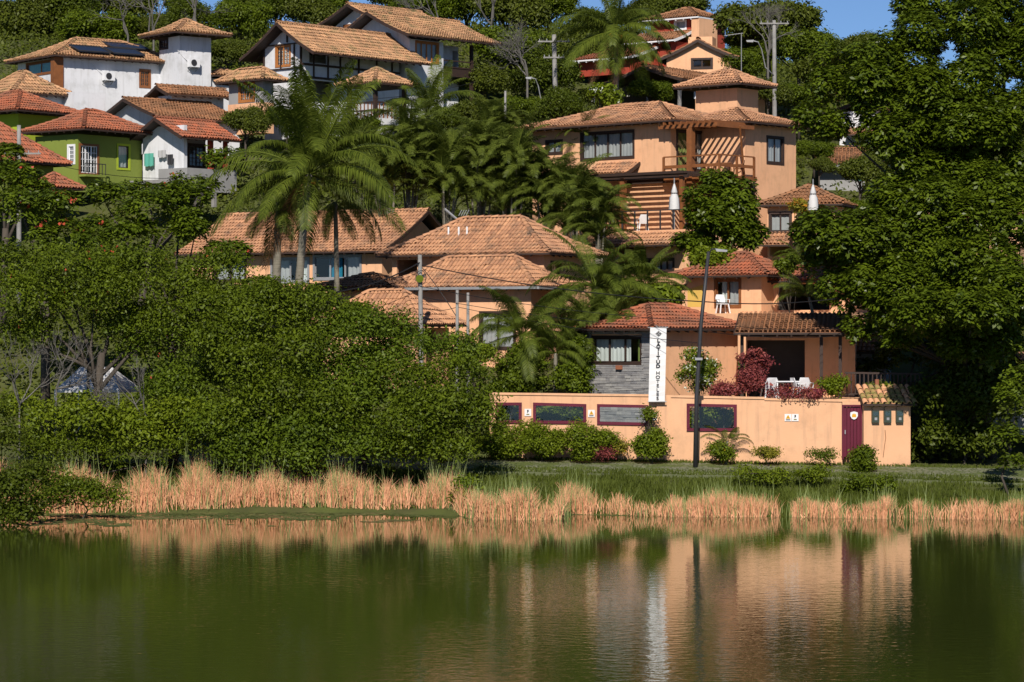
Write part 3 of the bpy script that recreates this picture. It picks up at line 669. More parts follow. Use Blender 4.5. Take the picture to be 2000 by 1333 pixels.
CG = House('open_carport', 'dark open gabled shelter on round posts left of the villa tower', 'shelter', 1330, 163, 35, 215)
z1 = CG.zz(156)
roof(CG.e, -.5, -.4, 7.5, 4.9, z1, .85, kind='gx', tile='tile_brown')
for y in (.1, 2.2, 4.4): CG.post(0, y, 0, z1, .12, 'concrete', 'post', True)
for y in (.1, 4.4): CG.post(5, y, 0, z1, .12, 'concrete', 'post', True)
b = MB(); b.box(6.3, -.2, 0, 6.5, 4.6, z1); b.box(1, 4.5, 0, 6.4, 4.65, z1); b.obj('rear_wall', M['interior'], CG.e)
CG.block(1.8, -1.8, 6.5, -.3, 0, CG.zz(160), 'orange', name='side_room', L=[(1345, 172, 1358, 196, WIN(n=2, frame='white_paint', bars=3, label='white lattice window'))])

# --- white houses, top left
W1 = House('white_tower_house', 'long white house with square tower and solar panels on the roof', 'house', 115, 172, 52, 235)
y1 = 5.2; x1 = W1.tR(352)
W1.block(0, 0, x1, y1, 0, W1.zz(112), 'white', L=[(52, 121, 108, 146, WIN(n=2, frame='wood', curtain='teal', label='turquoise glazed window'))],
         R=[(273, 137, 293, 171, WIN(n=2, frame='wood', bars=3, label='brown barred window in the long white wall')), (338, 144, 352, 168, WIN(n=1, frame='wood', bars=2))])
W1.hiproof(0, 0, x1, y1, 107, 77, 0.6, tile='tile_moss', sag=.3)
b = MB(); b.box(-.4, -.12, 0, .25, .3, W1.zz(112)); b.obj('corner_pier', M['wood'], W1.e)
# solar collectors lying on the right slope
zr = W1.zz(107, -.6, -.6)
for (xa, xb, d0, d1) in ((1.2, 3.4, .25, 1.5), (3.6, 5.8, .25, 1.5), (4.3, 7.0, 1.75, 2.9)):
    def zg(d): return zr + 0.3 + d * .36
    b = MB(); b.add([(xa, d0 - .6, zg(d0)), (xb, d0 - .6, zg(d0)), (xb, d1 - .6, zg(d1)), (xa, d1 - .6, zg(d1)), (xa, d0 - .6, zg(d0) - .08), (xb, d0 - .6, zg(d0) - .08), (xb, d1 - .6, zg(d1) - .08), (xa, d1 - .6, zg(d1) - .08)],
                [(0, 1, 2, 3), (7, 6, 5, 4), (0, 4, 5, 1), (1, 5, 6, 2), (2, 6, 7, 3), (3, 7, 4, 0)]); o = b.obj('solar_panel', M['solar'], W1.e)
    f = MB(); q = [(xa, d0 - .6, zg(d0)), (xb, d0 - .6, zg(d0)), (xb, d1 - .6, zg(d1)), (xa, d1 - .6, zg(d1))]
    for i in range(4): f.bar(q[i], q[(i + 1) % 4], .05, .06)
    f.obj('frame', M['metal_dark'], o)
tx, ty = loc(W1, 351, 174.5)
tz = W1.zz(70, tx, ty)
W1.block(tx, ty, tx + 2.25, ty + 2.4, 0, tz, 'white', L=[(311, 70, 328, 96, WIN(n=2, frame='wood_dark', bars=3, label='small barred tower window'))], name='tower_walls')
roof(W1.e, tx - .95, ty - .95, tx + 3.2, ty + 3.35, W1.zz(66, tx, ty), 1.02, kind='hip', tile='tile_moss', sag=.5)
W1.block(tx + 2.25, ty + .3, tx + 4.6, ty + 2.2, 0, W1.zz(148, tx, ty), 'white', name='side_walls')
roof(W1.e, tx + 2.3, ty - .3, tx + 5.2, ty + 2.6, W1.zz(147, tx + 2, ty), .5, kind='hip', tile='tile_moss')
def ac_unit(px, py, H, yo, label):
    t = H.tR(px, yo); w = H.wp(t, yo); z = Z(py, w.y)
    r = empty('air_conditioner', (w.x, w.y, z), H.e.rotation_euler.z, label, 'air conditioner', 'air conditioners on the white walls')
    b = MB(); b.box(-.36, -.42, -.26, .36, -.1, .26); b.obj('casing', M['plastic_white'], r)
    f = MB(); f.tube([(-.08, -.425, 0), (-.08, -.45, 0)], .2, 16); f.obj('fan_grille', M['metal_dark'], r)
    k = MB(); k.bar((-.28, -.42, -.29), (-.28, 0, -.29), .04).bar((.28, -.42, -.29), (.28, 0, -.29), .04).bar((-.28, -.4, -.29), (-.28, 0, -.5), .03).bar((.28, -.4, -.29), (.28, 0, -.5), .03); k.obj('bracket', M['metal_grey'], r)
    p = MB(); p.tube([(-.3, -.1, .1), (-.6, -.02, .35), (-1.0, -.02, .75)], .025, 5); p.obj('pipe', M['plastic_white'], r)
ac_unit(208, 150, W1, 0, 'white air conditioner in the middle of the long white wall')
ac_unit(374, 124, W1, ty, 'white air conditioner low on the square white tower')

W2 = House('timbered_gable_house', 'white gabled house with dark timber framing and honey coloured window', 'house', 589, 167, 42, 270)
y1 = W2.tL(517); x1 = 8.2; z1 = W2.zz(84); zg_ = W2.zz(99)
W2.block(0, 0, x1, y1, 0, z1, 'white', L=[(539, 89, 567, 130, WIN(n=2, frame='wood_light', bars=4, curtain='curtain_white', label='honey coloured lattice window in the gable'))],
         R=[(598, 158, 650, 200, WIN(open=True)), (604, 98, 640, 124, WIN(open=True))])
zc = W2.zz(103, -.8, -1.9)
roof(W2.e, -.9, -2.0, x1 + .8, y1 + 1.2, zc, 1.95, kind='gx', tile='tile_moss', sag=.2)
yc = (-2.0 + y1 + 1.2) / 2
b = MB(); b.prism([(0, z1 - .01), (y1, z1 - .01), (yc, zc + 1.72), (0, z1 + .2)], (.0, .16), 'x'); b.obj('gable_wall', M['white'], W2.e)
def timber(H, segs, m='wood_dark'):
    for (a, c, w) in segs:
        b = MB(); b.bar(a, c, w, .07); b.obj('timber', M[m], H.e)
zz = W2.zz
timber(W2, [((-.035, 0.02, 0.02 + zz(152)), (-.035, 0.02, z1), .14), ((-.035, y1, zz(152)), (-.035, y1, z1), .14), ((-.05, 0, zz(132)), (-.05, y1, zz(132)), .12), ((-.05, 0, zz(154)), (-.05, y1 + .2, zz(154)), .14),
            ((-.04, yc, z1 + .1), (-.04, yc, zc + 1.6), .12), ((-.05, 0, z1), (-.05, y1, z1), .12), ((-.04, yc - .6, zz(132)), (-.04, yc - .6, z1), .1), ((-.04, yc + .55, zz(132)), (-.04, yc + .55, z1), .1)])
for px in (612, 640, 664, 700, 735, 765): x = W2.tR(px); b = MB(); b.bar((x, -.035, zz(150)), (x, -.035, z1), .1, .06); b.obj('timber', M['wood_dark'], W2.e)
for py in (125, 150): b = MB(); b.bar((0, -.05, zz(py)), (x1, -.05, zz(py)), .07, .13); b.obj('timber', M['wood_dark'], W2.e)

W3 = House('tall_white_gable_house', 'tallest white house with big sandy gable roof below the hill crest', 'house', 800, 173, 44, 250)
y1 = W3.tL(668); x1 = W3.tR(922); z1 = W3.zz(76)
W3.block(0, 0, W3.tR(866), y1, 0, z1, 'white', R=[(812, 83, 856, 123, WIN(n=4, frame='wood_light', bars=0, curtain='curtain', sash='wood_light', label='four leaf honey wood window'))])
W3.block(W3.tR(866), 1.2, x1, y1, 0, z1, 'white', R=[(884, 100, 896, 140, WIN(open=True))], name='recessed_walls')
b = MB(); b.box(W3.tR(866), 0, zz(140), x1, 1.2, W3.zz(142)); b.obj('balcony_deck', M['wood_dark'], W3.e)
b = MB(); b.bar((W3.tR(866), 0, W3.zz(140) + .9), (x1, 0, W3.zz(140) + .9), .08, .08).bar((W3.tR(866), 0, W3.zz(140) + .5), (x1, 0, W3.zz(140) + .5), .08, .08); b.obj('railing', M['wood_dark'], W3.e)
W3.post(x1, 0.05, 0, z1, .09)
zc = W3.zz(68, -.8, -.8)
roof(W3.e, -.9, -.9, W3.tR(925) + 1.6, y1 + .6, zc, 1.65, kind='gx', tile='tile_moss', sag=.25)
b = MB(); yc = (y1 - .3) / 2; b.prism([(0, z1 - .01), (y1, z1 - .01), (yc, zc + 1.5)], (0, .16), 'x'); b.obj('gable_wall', M['white'], W3.e)
tx, ty = loc(W3, 745, 178.5)
W3.block(tx, ty, tx + 5, ty + 4.4, 0, W3.zz(44, tx, ty), 'white', L=[(672, 40, 688, 50, WIN(n=2, frame='wood', label='small window in the upper gable'))], name='upper_walls')
roof(W3.e, tx - .9, ty - 1, tx + 5.6, ty + 5.4, W3.zz(44, tx, ty), 1.25, kind='gx', tile='tile_moss', sag=.25)
b = MB(); b.prism([(ty, W3.zz(44, tx, ty)), (ty + 4.4, W3.zz(44, tx, ty)), (ty + 2.2, W3.zz(44, tx, ty) + 1.1)], (tx, tx + .16), 'x'); b.obj('upper_gable_wall', M['white'], W3.e)

W4 = House('orange_base_annex', 'annex with white wall over orange base and honey wood window', 'house', 514, 164.5, 42, 260)
y1 = W4.tL(447); z1 = W4.zz(158)
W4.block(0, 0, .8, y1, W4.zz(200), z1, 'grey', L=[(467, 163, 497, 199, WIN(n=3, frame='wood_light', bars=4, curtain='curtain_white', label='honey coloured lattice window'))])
b = MB(); b.box(-.04, -.04, 0, .8, y1 + .04, W4.zz(200)); b.obj('base', M['orange'], W4.e)
W4.hiproof(0, 0, .8, y1, 154, 134, 0.6, tile='tile_moss')

GZ = House('tiled_gazebo', 'open gazebo with pyramid tiled roof and dark posts on the white terrace', 'gazebo', 733, 160, 45, 262)
z1 = GZ.zz(162)
GZ.hiproof(0, 0, 2.3, 2.3, 161, 134, 0.55, tile='tile_moss', sag=.35)
zf = GZ.zz(230)
b = MB(); b.box(0, 0, 0, 4, 4, zf); b.obj('base', M['white'], GZ.e)
for (x, y) in ((0.1, .1), (2.3, .1), (.1, 2.3)): GZ.post(x, y, zf, z1, .1)
for za in (.45, .9):
    b = MB(); b.bar((.1, .1, zf + za), (.1, 2.3, zf + za), .07, .09).bar((.1, .1, zf + za), (2.3, .1, zf + za), .07, .09); b.obj('railing', M['wood_dark'], GZ.e)
for i in range(1, 7):
    b = MB(); b.bar((.1, .1 + i * .31, zf), (.1, .1 + i * .31, zf + .9), .05); b.obj('baluster', M['wood'], GZ.e)
    b = MB(); b.bar((.1 + i * .31, .1, zf), (.1 + i * .31, .1, zf + .9), .05); b.obj('baluster', M['wood'], GZ.e)

# --- cluster on the far left
GH = House('olive_green_house', 'olive green house with red hip roof and dark slim window', 'house', 152, 156, 38, 375)
y1 = GH.tL(45 + 24); x1 = GH.tR(277); z1 = GH.zz(262)
GH.block(0, 0, x1, y1, 0, z1, 'green', R=[(155, 283, 192, 341, WIN(name='glazed_door', n=3, frame='wood', sash='white_paint', bars=3, label='brown and white lattice door')), (229, 283, 253, 331, WIN(n=1, frame='lime', sash='wood_dark', curtain='curtain', label='slim window with pale surround'))],
         L=[(133, 284, 146, 320, WIN(n=1, frame='white_paint', bars=3))])
GH.hiproof(.3, -.2, x1, y1, 251, 217, 0.8, tile='tile_red')
x0_, x9_ = GH.tR(154), GH.tR(194)
b = MB(); zb_ = GH.zz(341); b.bar((x0_, -.5, zb_ + .6), (x9_, -.5, zb_ + .6), .05)
b.obj('railing', M['metal_dark'], GH.e)
for i in range(7):
    b = MB(); xx = x0_ + (x9_ - x0_) * i / 6; b.bar((xx, -.5, zb_), (xx, -.5, zb_ + .6), .03); b.obj('baluster', M['metal_dark'], GH.e)
b = MB(); b.box(x0_, -.55, zb_ - .12, x9_, 0, zb_); b.obj('balcony_slab', M['green'], GH.e)

LM = House('lime_green_house', 'lime green house mostly hidden under a broad red roof at the left edge', 'house', 36, 161, 38, 300)
LM.block(0, 0, 3.6, 4.5, 0, LM.zz(222), 'lime'); LM.hiproof(0, 0, 3.6, 4.5, 214, 180, 0.9, tile='tile_red')
BR = House('mossy_roof_house', 'white walled house with mossy brown roof above the lime house', 'house', 30, 166, 50, 260)
BR.block(0, 0, 3.2, 4, 0, BR.zz(184), 'white'); BR.hiproof(0, 0, 3.2, 4, 180, 141, 0.6, tile='tile_moss')
BR.block(3.2, -1.2, 5.4, 2, 0, BR.zz(176), 'white', name='side_walls')
WG = House('wide_gable_white_house', 'white gabled house with long brown roof in front of the tower house', 'house', 322, 163, 52, 300)
y1 = WG.tL(196); x1 = WG.tR(468); z1 = WG.zz(228)
WG.block(0, 0, x1, y1, 0, z1, 'white', R=[(330, 235, 356, 242, WIN(open=True)), (368, 236, 394, 243, WIN(open=True))])
zc = WG.zz(230, -.6, -.6); roof(WG.e, -.6, -.6, x1 + .3, y1 + .6, zc, 1.35, kind='gx', tile='tile_brown', sag=.15)
b = MB(); b.prism([(0, z1), (y1, z1), (y1 / 2, z1 + 1.15)], (0, .16), 'x'); b.obj('gable_wall', M['white'], WG.e)
SW = House('small_white_lean_house', 'small white house with short brown roof tucked below the tower', 'house', 335, 167.5, 52, 260)
SW.block(0, 0, 3.6, 1.5, 0, SW.zz(186), 'white'); roof(SW.e, -.6, -.6, 4.2, 2.1, SW.zz(186), .55, kind='gx', tile='tile_brown')
PH = House('porch_house', 'white house with pink porch post and washing on the wall', 'house', 359, 157.5, 40, 375)
y1 = PH.tL(279); x1 = PH.tR(440); z1 = PH.zz(262)
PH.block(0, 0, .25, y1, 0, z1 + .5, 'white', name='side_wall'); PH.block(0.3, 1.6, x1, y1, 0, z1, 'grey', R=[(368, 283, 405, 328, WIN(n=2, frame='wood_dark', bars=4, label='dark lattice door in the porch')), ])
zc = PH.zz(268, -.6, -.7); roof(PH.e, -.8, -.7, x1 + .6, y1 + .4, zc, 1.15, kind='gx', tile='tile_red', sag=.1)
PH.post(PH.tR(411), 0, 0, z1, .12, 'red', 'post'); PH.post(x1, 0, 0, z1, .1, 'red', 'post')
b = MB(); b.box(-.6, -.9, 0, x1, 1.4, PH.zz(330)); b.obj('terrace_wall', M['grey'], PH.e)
NR = House('bright_red_roof_house', 'house under a bright orange red roof sloping down at the left edge', 'house', -12, 149, 38, 400)
NR.block(0, 0, 4.2, 5, 0, NR.zz(318), 'green'); NR.hiproof(0, 0, 4.2, 5, 312, 240, 0.7, tile='tile_red', sag=.1)
NS = House('low_red_roof_shed', 'low shed with bright red roof just above the tree tops', 'shed', 104, 147, 38, 410)
NS.block(0, 0, 1.5, 1.5, 0, NS.zz(370), 'green'); NS.hiproof(0, 0, 1.5, 1.5, 366, 340, 0.4, tile='tile_red')
FS = House('flat_slab_shelter', 'dark flat slab shelter in front of the washing wall', 'shelter', 330, 150, 38, 400)
b = MB(); b.box(0, 0, FS.zz(357), 4, 3, FS.zz(350)); b.obj('slab', M['concrete'], FS.e)
for (x, y) in ((.2, .2), (.2, 2.8), (3.6, .2)): FS.post(x, y, 0, FS.zz(357), .1, 'concrete', 'post')
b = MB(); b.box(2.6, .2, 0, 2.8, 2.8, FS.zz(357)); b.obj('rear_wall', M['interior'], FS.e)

# --- houses behind the big right tree
KH = House('gutter_roof_house', 'house with brown roof and pale gutter behind the big right tree', 'house', 1760, 160, 8, 400)
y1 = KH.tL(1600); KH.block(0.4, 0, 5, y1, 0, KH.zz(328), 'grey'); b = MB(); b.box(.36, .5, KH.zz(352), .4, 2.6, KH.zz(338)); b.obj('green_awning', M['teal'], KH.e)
roof(KH.e, -.4, -.5, 4.5, y1 + .4, KH.zz(323), 1.35, kind='sx0', tile='tile_brown', gutter=True)
KW = House('small_white_house', 'bit of white wall with tiled lean roof seen through the big tree', 'house', 1722, 172, 20, 300)
KW.block(0, 0, 3, 2.6, 0, KW.zz(216), 'white'); roof(KW.e, -.4, -.4, 3.4, 3.0, KW.zz(216), .6, kind='gx', tile='tile_brown')
roof(KW.e, -2.2, -.8, 0, 2.0, KW.zz(262, -2, 0), .5, kind='sx0', tile='tile_orange')
KR = House('hidden_tiled_house', 'orange tiled house glimpsed through gaps in the right tree', 'house', 1990, 146, 20, 520)
KR.block(0, 0, 4, 6.0, 0, KR.zz(428), 'orange'); KR.hiproof(0, 0, 4, 6.0, 424, 385, 0.5, tile='tile_orange')
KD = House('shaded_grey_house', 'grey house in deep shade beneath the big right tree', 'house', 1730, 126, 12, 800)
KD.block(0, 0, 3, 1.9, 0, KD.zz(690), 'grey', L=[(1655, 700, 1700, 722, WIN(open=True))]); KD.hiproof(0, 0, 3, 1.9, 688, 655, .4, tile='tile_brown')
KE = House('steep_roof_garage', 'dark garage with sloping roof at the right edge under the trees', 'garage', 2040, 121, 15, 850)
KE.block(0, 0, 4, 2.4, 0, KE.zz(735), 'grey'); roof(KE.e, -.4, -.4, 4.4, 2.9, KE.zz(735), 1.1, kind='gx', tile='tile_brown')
# ------------------------------------------------------------------ boundary wall, door, meter house
BY = 118.0
BW = empty('boundary_wall', (X(965, BY), BY, 1.0), 0, 'peach boundary wall with maroon framed windows along the lakeside road', 'wall')
bx0 = X(965, BY)
def bl(px): return X(px, BY) - bx0
def bz(py): return Z(py, BY) - 1.0
def wall_run(px0, px1, py0, py1, holes, name='wall_panel'):
    """wall between two pixels' positions, top falling from py0 to py1; holes (px0,pyTL,px1,pyBL,pyTR,pyBR)"""
    mb = MB(); th = .22; xs = sorted({bl(px0), bl(px1)} | {bl(h[0]) for h in holes} | {bl(h[2]) for h in holes})
    xa, xb = bl(px0), bl(px1); zt0, zt1 = bz(py0), bz(py1)
    top = lambda x: zt0 + (zt1 - zt0) * (x - xa) / (xb - xa)
    def q(x0, x1, a0, a1, b0, b1):
        for k in (0, th): mb.add([(x0, k, a0), (x1, k, a1), (x1, k, b1), (x0, k, b0)], [(0, 1, 2, 3)])
    for i in range(len(xs) - 1):
        x0, x1 = xs[i], xs[i + 1]; hs = [h for h in holes if abs(bl(h[0]) - x0) < 1e-6]
        if hs:
            h = hs[0]; q(x0, x1, 0, 0, bz(h[3]), bz(h[5])); q(x0, x1, bz(h[1]), bz(h[4]), top(x0), top(x1))
            cs = [(x0, bz(h[3])), (x1, bz(h[5])), (x1, bz(h[4])), (x0, bz(h[1]))]
            for j in range(4): a, b_ = cs[j], cs[(j + 1) % 4]; mb.add([(a[0], 0, a[1]), (b_[0], 0, b_[1]), (b_[0], th, b_[1]), (a[0], th, a[1])], [(0, 1, 2, 3)])
        else: q(x0, x1, 0, 0, top(x0), top(x1))
    mb.add([(xa, 0, top(xa)), (xb, 0, top(xb)), (xb, th, top(xb)), (xa, th, top(xa))], [(0, 1, 2, 3)])
    mb.obj(name, M['orange_wall'], BW)
    c = MB(); c.bar((xa, th / 2, top(xa) + .04), (xb, th / 2, top(xb) + .04), th + .1, .09); c.obj('coping', M['orange_wall'], BW)
HL = [(968, 787, 1019, 826, 787, 827), (1041, 787, 1145, 827, 790, 828), (1166, 790, 1266, 829, 792, 831), (1341, 789, 1439, 842, 791, 842)]
wall_run(956, 1300, 771, 775, HL[:3]); wall_run(1300, 1493, 776, 780, HL[3:], 'wall_panel'); wall_run(1493, 1645, 782, 785, [], 'wall_panel')
for px in (1296,): b = MB(); b.box(bl(px) - .28, -.06, 0, bl(px) + .3, .3, bz(776)); b.obj('pilaster', M['orange_wall'], BW)
LB = ['short maroon window at the left end', 'wide maroon window left of the banner', 'maroon window showing grey stone behind', 'tall maroon window behind the lamp pole']
for h, lb in zip(HL, LB):
    x0, x1 = bl(h[0]), bl(h[2]); a, b_, c_, d_ = bz(h[3]), bz(h[5]), bz(h[4]), bz(h[1]); f = MB()
    f.bar((x0, 0, a + .05), (x1, 0, b_ + .05), .14, .12).bar((x0, 0, d_ - .05), (x1, 0, c_ - .05), .14, .12).bar((x0 + .06, 0, a + .1), (x0 + .06, 0, d_ - .1), .12, .14, (0, 1, 0)).bar((x1 - .06, 0, b_ + .1), (x1 - .06, 0, c_ - .1), .12, .14, (0, 1, 0))
    w = f.obj('window', M['maroon'], BW, label=lb)
    g = MB(); g.add([(x0 + .1, .06, a + .1), (x1 - .1, .06, b_ + .1), (x1 - .1, .06, c_ - .1), (x0 + .1, .06, d_ - .1)], [(0, 1, 2, 3)]); g.obj('pane', M['glass'], w)
# maroon door with planks
dx0, dx1 = bl(1644), bl(1684); dz0, dz1 = bz(893), bz(791)
f = MB(); f.box(dx0, -.03, dz0 - .1, dx0 + .08, .16, dz1).box(dx1 - .08, -.03, dz0 - .1, dx1, .16, dz1).box(dx0 + .08, -.03, dz1 - .08, dx1 - .08, .16, dz1)
dr = f.obj('door', M['maroon'], BW, label='maroon plank door')
n = 5
for i in range(n):
    a = dx0 + .08 + (dx1 - dx0 - .16) * i / n; b_ = dx0 + .08 + (dx1 - dx0 - .16) * (i + 1) / n
    p = MB(); p.box(a + .008, .04 + .008 * (i % 2), dz0, b_ - .008, .09, dz1 - .08); p.obj('plank', M['maroon'], dr)
k = MB(); k.box(dx0 + .12, -.03, dz0 + .95, dx0 + .16, .03, dz0 + 1.12); k.obj('handle', M['metal_grey'], dr)
l_ = MB(); l_.box(dx0, 0, dz1, dx1 + .02, .22, bz(785)); l_.obj('lintel', M['orange_wall'], BW)
# emblem on the door
ex, ez = bl(1668), bz(812)
b = MB(); sh = [(-.15, .13), (0, .17), (.15, .13), (.16, -.02), (.09, -.13), (0, -.17), (-.09, -.13), (-.16, -.02)]
b.prism([(ex + a, ez + c) for a, c in sh], (-.02, .035), 'y'); em = b.obj('emblem', M['sign_white'], BW)
b = MB(); b.prism([(ex - .09, ez - .07), (ex + .09, ez - .07), (ex + .08, ez + .04), (ex + .02, ez + .09), (ex, ez + .04), (ex - .03, ez + .09), (ex - .08, ez + .04)], (-.026, -.022), 'y'); b.obj('emblem_mark', M['sign_yellow'], em)
def small_sign(px, py, mark, label):
    w, h = .14, .15; x, z = X(px, BY), Z(py, BY)
    r = empty('wall_sign', (x, BY - .02, z), 0, label, 'sign', 'small signs on the boundary wall')
    b = MB(); b.box(-w, -.012, -h, w, 0, h); b.obj('plate', M['sign_white'], r)
    b = MB()
    if mark == 'tri':
        b.prism([(-.1, -.05), (.1, -.05), (0, .12)], (-.018, -.014), 'y'); b.obj('warning_triangle', M['sign_yellow'], r)
        c = MB(); c.box(-.09, -.018, -.11, .09, -.014, -.075); c.obj('print_line', M['ink'], r)
        d = MB(); d.prism([(-.015, -.03), (.02, .02), (.0, .02), (.015, .07), (-.02, .01), (.0, .01)], (-.022, -.019), 'y'); d.obj('bolt_mark', M['ink'], r)
    else:
        b.box(-.03, -.018, .02, .03, -.014, .11).box(-.03, -.018, -.02, .0, -.014, .01); b.obj('print_mark', M['ink'], r)
        c = MB(); c.box(-.06, -.018, -.1, .06, -.014, -.06); c.obj('print_line', M['leaf_yellow'], r)
small_sign(1031, 806, 'f', 'small white notice between the two left maroon windows')
small_sign(1155, 808, 'tri', 'yellow triangle warning sign between second and third window')
small_sign(1278, 814, 'tri', 'yellow triangle warning sign just left of the pilaster')
small_sign(1539, 816, 'tri', 'yellow triangle warning sign on the plain wall, left of a pair')
small_sign(1553, 816, 'f', 'small white notice on the plain wall, right of a pair')

# meter house at the right end of the wall
MH = empty('meter_house', (X(1685, BY), BY - .35, 1.0), R_(6), 'squat peach meter housing with mossy tiled cap right of the maroon door', 'meter housing')
w_ = X(1778, BY) - X(1685, BY)
b = MB(); zm = bz(788); b.add([(0, 0, 0), (w_, 0, 0), (w_ + .25, 1.1, 0), (0, 1.1, 0), (0, 0, zm), (w_, 0, zm), (w_ + .25, 1.1, zm), (0, 1.1, zm)], [(0, 3, 2, 1), (4, 5, 6, 7), (0, 1, 5, 4), (1, 2, 6, 5), (2, 3, 7, 6), (3, 0, 4, 7)])
b.obj('wall', M['orange_wall'], MH)
b = MB(); b.prism([(-.28, zm - .02), (1.25, zm + .75), (1.25, zm + .68), (-.28, zm - .1)], (-.1, w_ + .2), 'x'); b.obj('roof_deck', M['wood_dark'], MH)
# individually laid barrel tiles on the cap
tv, tq = [], []
seg = 6; tl = .46; tw = .115
for k in range(seg + 1):
    a = math.pi * k / seg
    for yy, r_ in ((0, tw), (tl, tw * .82)): tv.append((math.cos(a) * r_, yy, math.sin(a) * r_ * .9)); 
for k in range(seg + 1):
    a = math.pi * k / seg
    for yy, r_ in ((0, tw - .018), (tl, tw * .82 - .018)): tv.append((math.cos(a) * r_, yy, math.sin(a) * r_ * .9))
o2 = 2 * (seg + 1)
for k in range(seg):
    tq += [(2 * k, 2 * k + 1, 2 * k + 3, 2 * k + 2), (o2 + 2 * k + 2, o2 + 2 * k + 3, o2 + 2 * k + 1, o2 + 2 * k), (2 * k, 2 * k + 2, o2 + 2 * k + 2, o2 + 2 * k)]
tmes = []
for mm in ('tile_moss', 'tile_orange'):
    me = mesh_np('tile', tv, tq, M[mm]); tmes.append(me)
sl_ = math.atan2(.77, 1.53); nrow = 4; ncol = int((w_ + .3) / .25)
M['tile_mossgreen'] = mat('moss_covered_tile', (0.16, 0.19, 0.05), .95, (0.40, 0.22, 0.10), 5, .8, .5, 20); tmes.append(mesh_np('tile', tv, tq, M['tile_mossgreen']))
for r in range(nrow):
    for c in range(ncol):
        d = -.02 + r * .40; o = link('tile', tmes[rnd.choice((0, 2, 2, 1))], None, MH, (-.1 + .13 + c * (w_ + .1) / (ncol - 1) + rnd.uniform(-.01, .01), -.3 + d * math.cos(sl_), zm - .02 + d * math.sin(sl_) + .02 + rnd.uniform(0, .012)), (sl_ - .06 + rnd.uniform(-.02, .02), 0, rnd.uniform(-.04, .04)))
for r in range(nrow): # pan tiles between
    for c in range(ncol - 1):
        d = r * .40; o = link('pan_tile', tmes[1 if rnd.random() < .5 else 2], None, MH, (-.1 + .13 + (c + .5) * (w_ + .1) / (ncol - 1), -.29 + d * math.cos(sl_), zm + d * math.sin(sl_) + .085), (sl_ - .04, math.pi, 0))
b = MB(); b.tube([(w_ * .42, 1.15, zm + .7), (w_ * .42, 1.15, zm + .98)], .09, 8); b.obj('finial', M['clay'], MH)
for i, px in enumerate((1707, 1731, 1755)):
    x = X(px, BY) - X(1685, BY); z = bz(813)
    b = MB(); b.box(x - .15, -.17, z - .26, x + .15, 0, z + .24); m_ = b.obj('meter_box', M['meter_green'], MH)
    g = MB(); g.box(x - .11, -.18, z + .02, x + .11, -.172, z + .19); g.obj('meter_window', M['glass'], m_)
    g = MB(); g.box(x - .05, -.18, z - .16, x + .06, -.172, z - .05); g.obj('meter_dial', M['metal_grey'], m_)
    t = MB(); t.tube([(x - .1, -.06, z + .24), (x - .14, -.05, z + .33), (x - .05, -.04, z + .42), (x - .06, -.02, z + .5)], .014, 5); t.obj('wire', M['ink'], m_)
b = MB(); xx = X(1727, BY) - X(1685, BY); b.tube([(xx, -.02, bz(840)), (xx + .03, -.02, bz(855)), (xx - .02, -.02, bz(870)), (xx - .08, -.02, bz(893))], .012, 5); b.obj('conduit', M['wood'], MH)

# ------------------------------------------------------------------ banner with its lettering
bY = 117.7
BN = empty('vertical_banner', (X(1283.5, bY), bY, Z(785, bY)), 0, 'tall white vertical banner reading LATITUD HOTELES in stacked letters', 'banner')
bh = Z(640, bY) - Z(785, bY); bw_ = 16 * bY / F
b = MB(); K = 14
for side in (0, 1):
    pass
vs = []; fs = []
for k in range(K + 1):
    z = bh * k / K; sh_ = .07 * z / bh
    for x in (-bw_, bw_):
        yv = -.02 + .015 * math.sin(k * 1.3 + x * 3)
        vs += [(x + sh_ - .02, yv, z), (x + sh_ - .02, yv + .02, z)]
for k in range(K):
    a = 4 * k; c = a + 4; fs += [(a, a + 2, c + 2, c), (a + 3, a + 1, c + 1, c + 3), (a, c, c + 1, a + 1), (a + 2, a + 3, c + 3, c + 2)]
b.add(vs, fs); b.obj('cloth', M['sign_white'], BN)
b = MB(); b.tube([(-bw_ - .05, 0, bh), (bw_ + .12, 0, bh)], .025, 6); b.obj('top_rod', M['metal_grey'], BN)
b = MB(); b.tube([(-bw_ - .05, 0, 0), (bw_ + .05, 0, 0)], .025, 6); b.obj('bottom_rod', M['metal_grey'], BN)
b = MB(); b.tube([(0.02, .03, bh), (0.02, 1.2, bh + .1)], .02, 6); b.tube([(0, .03, .1), (0, .35, .1)], .02, 6); b.obj('bracket', M['metal_grey'], BN)
def letter(ch, py, hpx, bold):
    cu = bpy.data.curves.new('letter', 'FONT'); cu.body = ch; cu.size = hpx * bY / F / .64; cu.align_x = 'CENTER'; cu.align_y = 'CENTER'; cu.extrude = .003
    cu.offset = .009 if bold else 0.0025; cu.materials.append(M['ink'])
    t_ = bpy.data.objects.new('letter_outline', cu); C.objects.link(t_); me = bpy.data.meshes.new_from_object(t_.evaluated_get(bpy.context.evaluated_depsgraph_get())); bpy.data.objects.remove(t_)
    me.name = 'letter'; o = bpy.data.objects.new('letter', me); C.objects.link(o); o.parent = BN; z = Z(py, bY) - Z(785, bY)
    o.location = (.01 + .05 * z / bh, -.05, z); o.rotation_euler = (R_(90), 0, 0); o.scale = (1.25, 1, 1)
for i, ch in enumerate('LATITUD'): letter(ch, 666 + i * 8.3, 5.7, True)
for i, ch in enumerate('HOTELES'): letter(ch, 729 + i * 8.3, 5.7, False)
cz = Z(652, bY) - Z(785, bY); b = MB()
